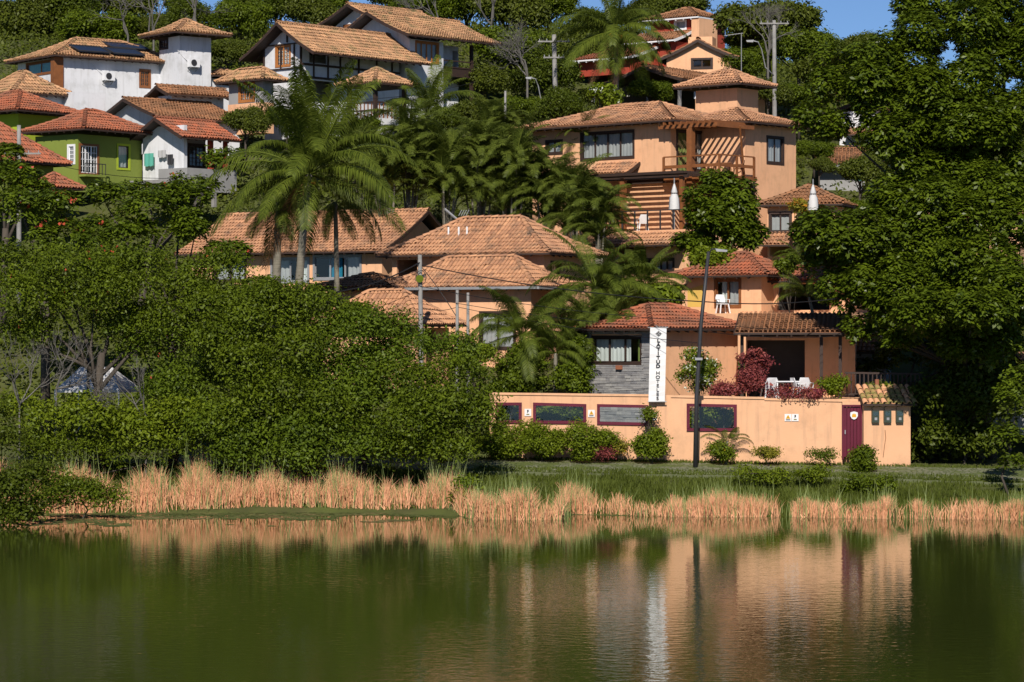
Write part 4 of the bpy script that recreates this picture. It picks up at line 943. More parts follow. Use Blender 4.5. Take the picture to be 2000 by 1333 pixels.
for k in range(16):
    a, c = 2 * math.pi * k / 16, 2 * math.pi * (k + 1) / 16; r0 = .085
    b.bar((r0 * math.cos(a), 0, r0 * math.sin(a)), (r0 * math.cos(c), 0, r0 * math.sin(c)), .012, .02, (0, 1, 0))
for k in range(4):
    a = math.pi / 2 * k; b.prism([(.15 * math.cos(a), .15 * math.sin(a)), (.03 * math.cos(a + .8), .03 * math.sin(a + .8)), (.03 * math.cos(a - .8), .03 * math.sin(a - .8))], (-.005, .005), 'y')
b.obj('compass_emblem', M['ink'], BN, loc=(.06, -.05, cz))

# ------------------------------------------------------------------ poles and wires
def pole(name, label, px, pyb, pyt, Y, r, m='concrete', lean=0, group='utility poles on the slope', arms=(), kind='pole'):
    x0, z0, z1 = X(px, Y), Z(pyb, Y), Z(pyt, Y); xt = X(px + lean, Y) - x0
    z0 = min(z0, zt(x0, Y)) if pyb > 0 else z0
    e = empty(name, (x0, Y, z0), 0, label, kind, group); h = z1 - z0
    b = MB(); b.tube([(0, 0, 0), (xt * .1, 0, h * .33), (xt * .42, 0, h * .66), (xt, 0, h)], [r * 1.15, r * 1.05, r * .92, r * .8], 10); b.obj('shaft', M[m], e, smooth=True)
    for (dz, half) in arms:
        b = MB(); b.bar((xt - half, -.12, h - dz), (xt + half, -.12, h - dz), .06, .08); a = b.obj('crossarm', M['wood' if m != 'concrete' else 'concrete'], e)
        for t in (-.9, -.45, .45, .9):
            i = MB(); i.tube([(xt + half * t, -.12, h - dz + .04), (xt + half * t, -.12, h - dz + .15)], .025, 6); i.obj('insulator', M['metal_grey'], a)
    return e, h, xt
# lamp pole in front of the boundary wall
LP, h, xt = pole('lamp_pole', 'thin dark leaning lamp pole in front of the maroon framed window', 1358, 890, 492, 115.9, .085, 'metal_dark', 26, 'street lamps', kind='street lamp')
b = MB(); b.tube([(xt, 0, h - .1), (xt + .12, -.1, h + .1), (xt + .45, -.2, h + .08)], .03, 6); b.obj('lamp_arm', M['metal_dark'], LP)
b = MB(); b.prism([(xt + .25, h + .12), (xt + .75, h + .06), (xt + .72, h - .02), (xt + .3, h - .0)], (-.32, -.08), 'y'); b.obj('lamp_head', M['metal_grey'], LP)
b = MB(); b.box(-.02, -.2, h * .5, .28, -.05, h * .5 + .1); b.obj('junction_box', M['metal_grey'], LP)
# wooden pole with meter globe and cables
WPo, h, xt = pole('wooden_pole', 'mottled pole with cable loops and green meter disc in front of the tiled roof', 823, 680, 498, 124, .11, 'concrete', -3)
b = MB()
for k in range(5):
    b.bar((-.2 + xt, -.12, h - .9 - k * .06), (.25 + xt, -.12, h - 1.0 + k * .05), .03)
b.obj('cable_rack', M['metal_dark'], WPo)
b = MB(); b.tube([(xt, -.12, h - 1.05), (xt, -.22, h - 1.05)], .17, 14); b.obj('meter_disc', M['leaf_bright'], WPo)
b = MB()
for k in range(24): a = 2 * math.pi * k / 24; c = 2 * math.pi * (k + 1) / 24; b.bar((xt + .06 + .22 * math.cos(a), -.2, h - 1.0 + .3 * math.sin(a)), (xt + .06 + .22 * math.cos(c), -.2, h - 1.0 + .3 * math.sin(c)), .03)
b.obj('cable_loop', M['ink'], WPo)
pole('concrete_post', 'left of the twin pale concrete poles before the orange wall', 893, 690, 567, 123, .08, 'concrete', 0, 'twin concrete poles')
pole('concrete_post', 'right of the twin pale concrete poles before the orange wall', 914, 690, 572, 123, .075, 'concrete', 0, 'twin concrete poles')
pole('utility_pole', 'mossy utility pole with crossarm between hill trees and villa', 1086, 230, 68, 160, .15, 'concrete', -4, arms=((.4, .9), (1.3, .6)))
pole('utility_pole', 'grey utility pole with crossarm right of the villa tower', 1513, 215, 40, 165, .13, 'concrete', -1, arms=((.2, .85),))
pole('utility_pole', 'grey pole with crossarm at the left edge above the tree tops', 37, 380, 245, 140, .12, 'concrete', 0, arms=((1.4, 1.1),))
pole('thin_post', 'thin pale post left of the villa roof', 986, 280, 178, 150, .07, 'concrete', 1, 'slim posts')
def street_arm(px, py, s_, Y, label):
    e = empty('street_lamp', (X(px, Y), Y - .1, Z(py, Y)), 0, label, 'street lamp', 'street lamps')
    b = MB(); b.tube([(0, 0, 0), (s_ * -.5, -.2, .45), (s_ * -.75, -.3, 1.5), (s_ * -.95, -.4, 1.9), (s_ * -1.25, -.5, 1.95)], .035, 6); b.obj('lamp_arm', M['metal_grey'], e, smooth=True)
    b = MB(); b.prism([(-s_ * 1.2, 2.0), (-s_ * 1.65, 1.98), (-s_ * 1.6, 1.88), (-s_ * 1.25, 1.86)], (-.6, -.4), 'y'); b.obj('lamp_head', M['metal_grey'], e)
street_arm(1511, 148, 1.0, 165, 'bent arm street lamp on the pole right of the tower')
street_arm(1072, 222, .8, 160, 'bent arm street lamp low beside the mossy pole')
ant = empty('tv_antenna', (X(1448, 164), 164, Z(165, 164)), 0, 'thin tv antenna mast above the villa roof', 'antenna')
b = MB(); b.tube([(0, 0, 0), (0, 0, 2.9)], .025, 5); b.obj('mast', M['metal_grey'], ant)
b = MB(); b.bar((-1.0, 0, 2.8), (.1, 0, 2.95), .03)
for k in range(6): b.bar((-.95 + k * .18, -.25, 2.82 + k * .02), (-.95 + k * .18, .25, 2.82 + k * .02), .02)
b.obj('boom', M['metal_grey'], ant)
sat = empty('roof_solar_heater', (X(880, 141), 141, Z(424, 141)), 0, 'small tubular water heater on the broad roof ridge', 'heater')
b = MB(); b.tube([(-.3, 0, .4), (.3, 0, -.1)], .06, 6); b.obj('tube', M['metal_grey'], sat); b = MB()
for k in range(4): b.tube([(.4 + k * .12, 0, .05), (.55 + k * .12, .2, .35)], .02, 5)
b.obj('rack', M['metal_grey'], sat)
def wire(pts, sag, label, r=.014):
    V_ = [Vector(p) for p in pts]; out = []
    for i in range(len(V_) - 1):
        for k in range(13):
            t = k / 12; p = V_[i].lerp(V_[i + 1], t); p.z -= sag * 4 * t * (1 - t); out.append(p)
    o0 = out[0].copy(); b = MB(); b.tube([p - o0 for p in out], r, 4); b.obj('power_cable', M['ink'], None, loc=o0, label=label, cat='cable', group='overhead cables')
wire([P(822, 518, 124), P(1380, 590, 116), P(1720, 570, 120)], .25, 'black overhead cable from the mottled pole to the lamp pole and on', .022)
wire([P(822, 560, 124), P(1362, 628, 116), P(1660, 640, 120)], .2, 'thin upper cable crossing the low red roof', .012)
wire([P(822, 580, 124), P(1362, 645, 116), P(1660, 655, 120)], .2, 'thin second cable crossing the low red roof', .012)
wire([P(822, 600, 124), P(893, 600, 123), P(1362, 670, 116)], .15, 'thin third cable past the twin poles', .012)
wire([P(600, 575, 118), P(822, 512, 124)], .35, 'thick drooping cable left of the mottled pole', .03)
wire([P(822, 520, 124), P(895, 625, 123)], -.1, 'short curved drop cable right of the mottled pole', .02)
wire([P(560, 640, 118), P(822, 565, 124)], .3, 'lowest thin cable left of the mottled pole', .012)
wire([P(-30, 303, 140), P(37, 302, 140), P(400, 345, 150)], .5, 'cable running from the left edge pole past the green house', .014)
wire([P(700, 195, 158), P(930, 160, 168)], .2, 'slack cable in front of the gazebo', .014)

# ------------------------------------------------------------------ parasols, furniture
def parasol(px, pyb, pyt, Y, label):
    h = Z(pyt, Y) - Z(pyb, Y); zb = Z(pyb, Y)
    e = empty('closed_parasol', (X(px, Y), Y, zb - 1.1), 0, label, 'parasol', 'closed white parasols')
    b = MB(); b.tube([(0, 0, 0), (0, 0, 1.1 + h + .25)], .03, 8); b.obj('pole', M['metal_grey'], e)
    prof = [(.25, 0), (.24, .15), (.21, .45), (.14, .58), (.13, .62), (.15, .66), (.08, .85), (.02, 1.0)]; V_ = []; n = 20
    for r_, t in prof:
        for k in range(n):
            a = 2 * math.pi * k / n; rr = r_ * (1 + .16 * math.cos(k * math.pi)) ; V_.append((rr * math.cos(a), rr * math.sin(a), 1.1 + h * t))
    Q = [(i * n + k, i * n + (k + 1) % n, (i + 1) * n + (k + 1) % n, (i + 1) * n + k) for i in range(len(prof) - 1) for k in range(n)]
    link('canopy', mesh_np('canopy', V_, Q, M['canvas']), None, e)
    b = MB(); b.tube([(0, 0, 1.1 + h * .6), (0, 0, 1.1 + h * .635)], .15, 16); b.obj('strap', M['metal_dark'], e)
parasol(1588, 411, 360, 141.5, 'closed white parasol in front of the low roof on the right')
parasol(1317, 410, 358, 143.3, 'closed white parasol half hidden by the round tree')
def chair(loc_, rz, label, m='plastic_white', group='plastic chairs', sc=1.0):
    e = empty('chair', loc_, rz, label, 'chair', group); e.scale = (sc,) * 3
    b = MB(); b.box(-.22, -.22, .42, .22, .22, .46); b.obj('seat', M[m], e)
    b = MB(); vs = [(-.22, .2, .46), (.22, .2, .46), (.24, .3, .72), (.18, .33, .88), (-.18, .33, .88), (-.24, .3, .72)]
    b.add(vs + [(v[0], v[1] + .03, v[2]) for v in vs], [(0, 1, 2, 3, 4, 5), (11, 10, 9, 8, 7, 6)] + [(i, (i + 1) % 6, 6 + (i + 1) % 6, 6 + i) for i in range(6)]); b.obj('backrest', M[m], e)
    for sx in (-1, 1):
        for sy in (-1, 1): l2 = MB(); l2.bar((sx * .19, sy * .19, .42), (sx * .25, sy * .25, 0), .05); l2.obj('leg', M[m], e)
        a = MB(); a.bar((sx * .25, -.22, .64), (sx * .25, .28, .66), .05, .03).bar((sx * .24, -.2, .44), (sx * .25, -.2, .64), .04); a.obj('armrest', M[m], e)
    return e
tz = 1.4 + TP.zz(778)
chair((X(1500, 119.2), 119.2, tz), R_(200), 'white plastic chair left of the terrace table')
chair((X(1516, 119.9), 119.9, tz), R_(150), 'white plastic chair at the left corner of the terrace table')
chair((X(1562, 119.3), 119.3, tz), R_(110), 'white plastic chair right of the terrace table')
chair((X(1575, 120.3), 120.3, tz), R_(160), 'white plastic chair farthest right on the terrace')
def table(loc_, label, m='plastic_white', r=.5):
    e = empty('table', loc_, 0, label, 'table'); b = MB(); b.box(-r, -r, .7, r, r, .74); b.obj('tabletop', M[m], e)
    for sx in (-1, 1):
        for sy in (-1, 1): l2 = MB(); l2.bar((sx * (r - .06), sy * (r - .06), .7), (sx * (r - .02), sy * (r - .02), 0), .05); l2.obj('leg', M[m], e)
    return e
table((X(1537, 119.6), 119.6, tz), 'white plastic table on the open terrace')
o = MB()
V_ = []; n = 12
b = MB(); b.tube([(0, 0, 0), (0, 0, .12), (0, 0, .3), (0, 0, .42)], [.22, .34, .36, .3], 14); b.obj('planter', M['maroon'], None, loc=(X(1590, 118.9), 118.9, tz), label='dull maroon round planter at the terrace edge', cat='planter', smooth=True)
zdk = V.z + zd; tp = V.wp(1.6, -2.2)
table((tp.x, tp.y, zdk), 'brown wooden table on the villa balcony', 'wood', .42)
for dx_, r_, lb in ((-.75, 100, 'brown wooden chair left of the balcony table'), (.75, 260, 'brown wooden chair right of the balcony table')):
    chair((tp.x + dx_, tp.y - .1, zdk), R_(r_), lb, 'wood', 'wooden balcony chairs')
lt = V.wp(-2.6, -.2); chair((lt.x, lt.y, V.z + zt2), R_(190), 'white chair behind the black terrace railing')
lt = V.wp(-2.9, 3.0); chair((X(1196, 143), 143, Z(445, 143)), R_(150), 'brown chair at the left end of the lower terrace', 'wood', 'wooden balcony chairs')
c2 = UR.wp(-.4, UR.tL(1420)); chair((c2.x, c2.y, UR.z + UR.zz(612, -.9, 0)), R_(20), 'white plastic chair before the tall window of the balcony house')
# dark picket railing in the shade right of the terrace
rl = empty('picket_railing', (X(1650, 119.5), 119.5, Z(775, 119.5)), 0, 'dark picket railing in deep shade behind the meter housing', 'railing')
Lr = X(1800, 119.5) - X(1650, 119.5); b = MB(); b.bar((0, 0, 1.0), (Lr, 0, .95), .08).bar((0, 0, .1), (Lr, 0, .05), .08); b.obj('rail', M['wood_dark'], rl)
for i in range(18): b = MB(); x = Lr * (i + .5) / 18; b.bar((x, 0, .05), (x, 0, .98), .05); b.obj('picket', M['wood_dark'], rl)
# washing on the porch house wall
def cloth(px0, py0, px1, py1, m, label):
    ym = PH.tL((px0 + px1) / 2, -.25); z0, z1 = PH.zz(py1, -.25, ym), PH.zz(py0, -.25, ym); ya, yb_ = PH.tL(px1, -.25), PH.tL(px0, -.25)
    V_ = []; k = 8
    for i in range(k + 1):
        y = ya + (yb_ - ya) * i / k; w = PH.wp(-.25 + .03 * math.sin(i * 1.7), y); V_ += [(w.x, w.y, PH.z + z0 + .03 * math.sin(i * 2)), (w.x, w.y, PH.z + z1)]
    o0 = np.array(V_[0]); me = mesh_np('hanging_cloth', np.array(V_) - o0, [(2 * i, 2 * i + 2, 2 * i + 3, 2 * i + 1) for i in range(k)], M[m], smooth=True)
    link('hanging_cloth', me, None, None, tuple(o0), label=label, cat='washing', group='washing on the white wall')
cloth(281, 300, 300, 325, 'teal', 'turquoise towel hanging on the white porch wall')
cloth(308, 294, 324, 308, 'curtain', 'grey cloth hanging right of the turquoise towel')
cloth(326, 302, 338, 322, 'metal_dark', 'dark cloth hanging nearest the porch opening')
# white canopy tent among the left trees
TN = House('white_canopy', 'white fabric canopy on slim posts glimpsed through the left trees', 'canopy', 232, 120, 12, 800)
yl = TN.tL(108); z1 = TN.zz(762); z2 = TN.zz(718); b = MB()
b.add([(0, 0, z1), (0, yl, z1), (1.4, yl - .6, z2), (1.4, .8, z2), (2.8, 0, z1), (2.8, yl, z1)], [(0, 3, 2, 1), (0, 4, 3), (4, 5, 2, 3), (1, 2, 5)]); b.obj('canopy_top', M['canvas'], TN.e)
b = MB(); b.add([(0, 0, z1 - .12), (0, yl, z1 - .12), (0, yl, z1), (0, 0, z1)], [(0, 1, 2, 3)]).add([(0, 0, z1 - .12), (2.8, 0, z1 - .12), (2.8, 0, z1), (0, 0, z1)], [(0, 3, 2, 1)]); b.obj('valance', M['canvas'], TN.e)
for (x, y) in ((0, 0), (0, yl), (2.8, 0), (2.8, yl)): TN.post(x, y, -1, z1, .035, 'white_paint', 'post', True)
pole('dark_post', 'dark upright post standing before the white canopy', 172, 830, 700, 119, .07, 'metal_dark', 0, 'slim posts')

# kerb stones along the lake side of the road
KB = empty('kerb', (0, 0, 0)); KB['kind'] = 'structure'
kmb = MB(); kmb.box(-.38, -.07, -.12, .38, .07, .1); kme = kmb.mesh('kerb_stone', M['kerb_stone'])
for i in range(32):
    x = -2.4 + i * .80; y = 113.75 - .018 * max(0, x - 12) ** 1.5 + rnd.uniform(-.02, .02); o = link('kerb_stone', kme, None, KB, (x, y, zt(x, y) + .02 + rnd.uniform(-.015, .015)), (rnd.uniform(-.03, .03), rnd.uniform(-.02, .02), rnd.uniform(-.03, .03)))
# ------------------------------------------------------------------ foliage
def unit(a): return a / np.maximum(np.linalg.norm(a, axis=1, keepdims=True), 1e-6)
def leaves(c, n, size, asp=.5, g=None):
    """rhombic leaves at centres c with normals n"""
    g = g or rng; N = len(c); n = unit(n); r = unit(g.normal(size=(N, 3))); t = unit(np.cross(n, r)); b = np.cross(n, t)
    L = (size * g.uniform(.65, 1.25, N))[:, None]; Wd = L * asp
    V = np.stack([c - t * L / 2, c + b * Wd / 2 + n * L * .12, c + t * L / 2, c - b * Wd / 2 + n * L * .12], 1).reshape(-1, 3)
    Q = np.arange(4 * N).reshape(N, 4); return V, Q
def crown(g, R, nclump, per, size, asp=.5, nblob=14, blob=(.30, .46), sig=.28, up=.5, flat=.75, rosette=False, back=.5, shell=(.45, .8), full=False):
    R = np.array(R, float); d = unit(g.normal(size=(nblob, 3))); d[:, 2] = np.where((d[:, 2] < -.3) & (not full), -d[:, 2] * .6, d[:, 2])
    d[:, 1] = np.where(d[:, 1] > .4, -d[:, 1], d[:, 1])
    bc = d * R * g.uniform(*shell, (nblob, 1)); br = g.uniform(*blob, nblob) * (R[0] * R[1] * R[2]) ** (1 / 3)
    p = br ** 2; p /= p.sum(); idx = g.choice(nblob, nclump * 3, p=p); dd = unit(g.normal(size=(nclump * 3, 3)))
    dd[:, 2] = np.where((dd[:, 2] < -.25) & (g.random(len(dd)) < (0 if full else .75)), -dd[:, 2], dd[:, 2]); dd = unit(dd); sc = np.array([1, 1, flat])
    c = bc[idx] + dd * br[idx][:, None] * sc * g.uniform(.8, 1.06, (len(idx), 1))
    keep = np.ones(len(c), bool)
    for k in range(nblob):
        q = np.linalg.norm((c - bc[k]) / (br[k] * sc), axis=1); keep &= ~((q < .80) & (idx != k))
    keep &= ~((c[:, 1] > .35 * R[1]) & (g.random(len(c)) < back))
    c, dd = c[keep][:nclump], dd[keep][:nclump]; n = len(c)
    ct = g.random(n)
    if rosette:
        a = np.tile(np.arange(per) * 2 * math.pi / per, n) + np.repeat(g.random(n) * 6, per); ax = unit(np.repeat(dd * .5 + np.array([0, 0, .9]) + g.normal(size=(n, 3)) * .25, per, 0))
        r = unit(np.cross(ax, np.array([[.3, 1, .1]]))); r2 = np.cross(ax, r); out = r * np.cos(a)[:, None] + r2 * np.sin(a)[:, None]
        L = (size * g.uniform(.7, 1.2, len(a)))[:, None]; base = np.repeat(c, per, 0) + g.normal(size=(len(a), 3)) * sig * .35
        nn = unit(ax * .8 + out * .3 + g.normal(size=out.shape) * .25); side = np.cross(nn, out); tip = base + out * L + ax * L * g.uniform(-.35, .25, (len(a), 1))
        mid = (base * .4 + tip * .6)
        V = np.stack([base, mid + side * L * asp / 2 + nn * L * .06, tip, mid - side * L * asp / 2 + nn * L * .06], 1).reshape(-1, 3); Q = np.arange(len(V)).reshape(-1, 4); m = len(a)
    else:
        lc = np.repeat(c, per, 0) + g.normal(size=(n * per, 3)) * sig * np.array([1, 1, .7]); nn = np.repeat(dd, per, 0) * .5 + np.array([0, -.12, up]) + g.normal(size=(n * per, 3)) * .55
        V, Q = leaves(lc, nn, size, asp, g); m = n * per
    T = np.clip(np.repeat(ct, per) * .5 + g.random(m) * .55, 0, 1)
    return V, Q, T, bc, br
def limbs(mb, base, top, r0, bc, g, r1=.05, n=7):
    """trunk from base up to top, then limbs to the blob centres"""
    base = Vector(base); top = Vector(top); mid = base.lerp(top, .5) + Vector((g.normal() * .15, g.normal() * .15, 0))
    mb.tube([base, mid, top], [r0, r0 * .8, r0 * .6], n)
    for k, c in enumerate(bc):
        c = Vector(c); s = mid.lerp(top, g.uniform(.2, 1)); m = s.lerp(c, .5) + Vector((g.normal() * .2, g.normal() * .2, abs(g.normal()) * .15))
        mb.tube([s, m, c], [r0 * .4, r0 * .25, r1 * .5], 5)
def tree(name, label, px, py, Y, rx, rz, m='leaf_oak', size=.17, asp=.5, n=2600, per=14, ry=None, nblob=14, cat='tree', group=None, trunk=True, tr=None, bark='bark', zg=None, bloom=None, **kw):
    """crown centre at pixel px,py, radii rx,rz in photo pixels; trunk down to the ground"""
    s = Y / F; x, zc = X(px, Y), Z(py, Y); g0 = zt(x, Y) if zg is None else zg; g0 = min(g0, zc - rz * s * .5)
    g = np.random.default_rng(int(px * 7 + py * 13 + Y)); Rx, Rz = rx * s, rz * s; Ry = (ry * s) if ry else min(Rx, max(Rz, 1.2)) * .9
    e = empty(name, (x, Y, g0), 0, label, cat, group)
    V_, Q, T, bc, br = crown(g, (Rx, Ry, Rz), n, per, size, asp, nblob, **kw)
    off = np.array([0, 0, zc - g0]); o = link('crown', mesh_np('crown', V_ + off, Q, M[m], T), None, e)
    if bloom:
        bm, bn, bs = bloom; k = g.choice(len(V_), bn); cc = V_[k] + off + g.normal(size=(bn, 3)) * .05; cc[:, 1] -= .08
        cc = np.repeat(cc, 4, 0) + g.normal(size=(bn * 4, 3)) * bs * .4; VV, QQ = leaves(cc, g.normal(size=cc.shape) + np.array([0, -.8, .3]), bs, .7, g)
        link('blossom', mesh_np('blossom', VV, QQ, M[bm], g.random(len(QQ))), None, e, kind='stuff')
    if trunk:
        mb = MB(); r0 = tr or max(.08, .05 * Rx + .03); limbs(mb, (0, 0, -.3), (0, 0, (zc - g0) * .8), r0, bc * .8 + off, g); mb.obj('trunk', M[bark], e, smooth=True)
    return e
def blob_tree(name, label, blobs, Y, m, size, per, dens, asp=.5, base=None, tr=.25, cat='tree', group=None, rosette=False, sig=.25, up=.5, flat=.75, bark='bark', bloom=None, sub=7, lift=None, subr=(.34, .55), full=False):
    """tree whose crown is a list of masses (px, py, rx, rz, dY) read as its own tiers"""
    g = np.random.default_rng(int(blobs[0][0] * 3 + blobs[0][1] + Y * 5)); bx, by = base or (blobs[0][0], None)
    x0 = X(bx, Y); g0 = zt(x0, Y) if by is None else Z(by, Y)
    e = empty(name, (x0, Y, g0), 0, label, cat, group); VV, QQ, TT = [], [], []; o = 0; cents = []
    for (px, py, rx, rz, dY) in blobs:
        y = Y + dY; s = y / F; Rx, Rz = rx * s, rz * s; Ry = (Rx * .55 + Rz * .45)
        nc = int(dens * (Rx * Rz + Rx * Ry) * (4.5 if rosette else 3.4))
        V_, Q, T, bc, br = crown(g, (Rx, Ry, Rz), nc, per, size, asp, sub, subr, sig, up, flat, rosette, .6, (.3, .8), full)
        c = np.array([X(px, y) - x0, dY, Z(py, y) - g0]); VV.append(V_ + c); QQ.append(Q + o); TT.append(T); o += len(V_); cents.append(tuple(c))
    V_ = np.concatenate(VV); link('crown', mesh_np('crown', V_, np.concatenate(QQ), M[m], np.concatenate(TT)), None, e)
    cents = [(c[0] * .93, c[1] + .4, c[2] - .3) for c in cents]; top = np.mean(np.array(cents), 0); mb = MB(); limbs(mb, (0, 0, -.3), (top[0] * .5, top[1] * .5, max(top[2] * .7, .4)), tr, cents, g); mb.obj('trunk', M[bark], e, smooth=True)
    if bloom:
        bm, bn, bs = bloom; k = g.choice(len(V_), bn); cc = V_[k] + g.normal(size=(bn, 3)) * .05; cc[:, 1] -= .1
        cc = np.repeat(cc, 4, 0) + g.normal(size=(bn * 4, 3)) * bs * .4; V2, Q2 = leaves(cc, g.normal(size=cc.shape) + np.array([0, -.8, .3]), bs, .7, g)
        link('blossom', mesh_np('blossom', V2, Q2, M[bm], g.random(len(Q2))), None, e, kind='stuff')
    return e
def grow(mb, p, d, L, r, depth, g, spread=.6, up=.15):
    q = p + d * L; m = p + d * L * .5 + Vector(g.normal(size=3)) * L * .06; mb.tube([p, m, q], [r, r * .85, r * .7], 4)
    if depth:
        for _ in range(int(g.integers(2, 4))):
            nd = (d + Vector(g.normal(size=3)) * spread + Vector((0, 0, up))).normalized(); grow(mb, q, nd, L * g.uniform(.6, .85), r * .62, depth - 1, g, spread, up)
def bare_tree(label, px, pyb, Y, h, seed, depth=6, L=1.6, spread=.5, r=.12, nstem=3, group='bare grey trees', d0=(0, 0, 1)):
    g = np.random.default_rng(seed); e = empty('bare_tree', (X(px, Y), Y, Z(pyb, Y)), 0, label, 'tree', group); mb = MB(); mb.tube([(0, 0, -3), (0, 0, 0)], [r * 1.3, r], 6)
    for _ in range(nstem): grow(mb, Vector((0, 0, 0)), (Vector(d0) + Vector(g.normal(size=3)) * .35).normalized(), L, r, depth, g, spread)
    mb.obj('trunk', M['bark_pale'], e); return e

# ---- palms
def frond_mesh(name, L, g, rise, droop, nl=46, ll=.75, hang=.6, m='palm_leaf', wid=.026, vee=.25):
    """frond: arching rachis in the xz plane with paired leaflets"""
    K = 16; pts = []; ang = rise; p = Vector((0, 0, 0))
    for k in range(K + 1):
        pts.append(p.copy()); t = k / K; a = ang - droop * t ** 1.5; p = p + Vector((math.cos(a), 0, math.sin(a))) * (L / K)
    def at(t):
        f = min(t * K, K - 1e-4); i = int(f); return pts[i].lerp(pts[i + 1], f - i), (pts[i + 1] - pts[i]).normalized()
    V_, Q, T = [], [], []
    for s in (-1, 1):
        for i in range(nl):
            t = .12 + .88 * (i + g.random() * .6) / nl; c, d = at(min(t, .995)); side = Vector((0, s, 0)); ln = ll * (math.sin(math.pi * min(1, (t * .85 + .12))) ** .6) * g.uniform(.85, 1.1)
            n = d.cross(side) * s; n = -n if n.z < 0 else n
            fwd = .75; dir0 = (side * 1.0 + d * fwd + n * vee).normalized(); h = hang * g.uniform(.7, 1.3)
            p0 = c; p1 = c + dir0 * ln * .5 + Vector((0, 0, -h * ln * .14)); p2 = c + dir0 * ln * .82 + Vector((0, 0, -h * ln * .62))
            wv = (d * .9 - n * .1).normalized() * wid * g.uniform(.8, 1.2); b = len(V_)
            V_ += [p0 - wv * .5, p0 + wv * .5, p1 - wv, p1 + wv, p2 - wv * .12, p2 + wv * .12]; Q += [(b, b + 1, b + 3, b + 2), (b + 2, b + 3, b + 5, b + 4)]; tt = g.random(); T += [tt, tt]
    b = len(V_); n4 = 4
    for k, q in enumerate(pts):
        r = .035 * (1 - k / K) + .008
        V_ += [q + Vector((0, -r, 0)), q + Vector((0, 0, r)), q + Vector((0, r, 0)), q + Vector((0, 0, -r))]
    for k in range(K):
        for j in range(4): a = b + 4 * k + j; c = b + 4 * k + (j + 1) % 4; Q.append((a, c, c + 4, a + 4)); T.append(.9)
    return mesh_np(name, np.array([tuple(v) for v in V_]), Q, M[m], T)
gp = np.random.default_rng(5)
COCO = {}
for key, (rise, droop) in {'up': (1.25, 1.1), 'mid': (.75, 1.7), 'out': (.25, 1.5), 'low': (-.25, 1.15), 'hang': (-.8, .65), 'spear': (1.38, .55)}.items():
    COCO[key] = [frond_mesh('frond', 4.6, gp, rise + gp.normal() * .08, droop + gp.normal() * .1, 78, 1.0, .85) for _ in range(3)]
COCO['dry'] = [frond_mesh('dry_frond', 4.2, gp, -1.0, .45, 40, .7, 1.4, 'palm_dry')]
ARE = {k: [frond_mesh('frond', 2.4, gp, r + gp.normal() * .06, d, 44, .58, .6, 'areca', .020, .5) for _ in range(3)] for k, (r, d) in {'up': (1.35, 1.3), 'mid': (1.0, 1.9), 'out': (.65, 1.9)}.items()}
def palm(name, label, px, pyc, Y, pxb=None, pyb=None, sc=1.0, spec=(('up', 6), ('mid', 7), ('out', 7), ('low', 5), ('hang', 4), ('dry', 1)), group='coconut palms', tr=.16, lib=None, nuts=0, seed=1, az=None):
    lib = lib or COCO; g = np.random.default_rng(seed); x, zc = X(px, Y), Z(pyc, Y); xb = X(pxb if pxb else px, Y); zb = Z(pyb, Y) if pyb else zt(xb, Y); zb = min(zb, zc - .4)
    e = empty(name, (xb, Y, zb), 0, label, 'palm', group); h = zc - zb; dx = x - xb
    K = 14; pts = [(dx * (1 - math.cos(t * math.pi / 2)) * .35 + dx * t * .65, 0, h * t - (.3 if t == 0 else 0)) for t in [k / K for k in range(K + 1)]]
    rad = [tr * (1.35 if k == 0 else 1.0 + .06 * (k % 2)) * (1 - .25 * k / K) for k in range(K + 1)]
    b = MB(); b.tube(pts, rad, 9); b.obj('trunk', M['palm_bark'], e, smooth=True)
    i = 0; tot = sum(n for _, n in spec)
    for key, n in spec:
        a0 = g.random() * 6.28
        for k in range(n):
            me = lib[key][int(g.integers(len(lib[key])))]; a = a0 + 2 * math.pi * k / n + g.normal() * .2
            o = link(me.name.split('.')[0], me, None, e, (dx + .08 * math.cos(a), .08 * math.sin(a), h), (g.normal() * .25, g.normal() * .08, a)); f = sc * g.uniform(.82, 1.1); o.scale = (f, f, f); i += 1
    for k in range(nuts):
        a = g.random() * 6.28; m_ = MB(); c = Vector((dx + .3 * math.cos(a), .3 * math.sin(a), h - .25 - .15 * g.random())); m_.tube([c + Vector((0, 0, -.14)), c + Vector((0, 0, -.08)), c, c + Vector((0, 0, .08)), c + Vector((0, 0, .14))], [.03, .1, .12, .09, .03], 8); m_.obj('coconut', M['petal_orange'] if k % 3 == 0 else M['leaf_yellow'], e, smooth=True)
    return e
palm('coconut_palm', 'tallest coconut palm, leaning pale trunk, in front of the tiled roofs', 604, 340, 127, 582, 590, 1.14, (('spear', 11), ('up', 8), ('mid', 8), ('out', 8), ('low', 9), ('dry', 1)), tr=.19, nuts=5, seed=3)
palm('coconut_palm', 'coconut palm with yellowish fronds and orange nuts beside the red house', 1203, 62, 159, 1204, 215, .92, (('spear', 3), ('up', 4), ('mid', 7), ('out', 8), ('low', 8), ('hang', 2), ('dry', 2)), tr=.15, nuts=7, seed=8)
palm('coconut_palm', 'short dark palm hanging over the long roof behind the tall palm', 545, 395, 129, 540, 560, .5, (('out', 4), ('low', 5), ('hang', 6), ('dry', 2)), tr=.2, seed=12)
palm('coconut_palm', 'small palm right of the tall palm with drooping dark fronds', 655, 395, 129.5, 658, 560, .42, (('mid', 3), ('low', 5), ('hang', 6), ('dry', 1)), tr=.12, seed=14)
palm('coconut_palm', 'upright young palm in front of the tall white gabled house', 835, 222, 161, 838, 262, .78, (('spear', 4), ('up', 6), ('mid', 7), ('out', 5)), seed=17, tr=.14)
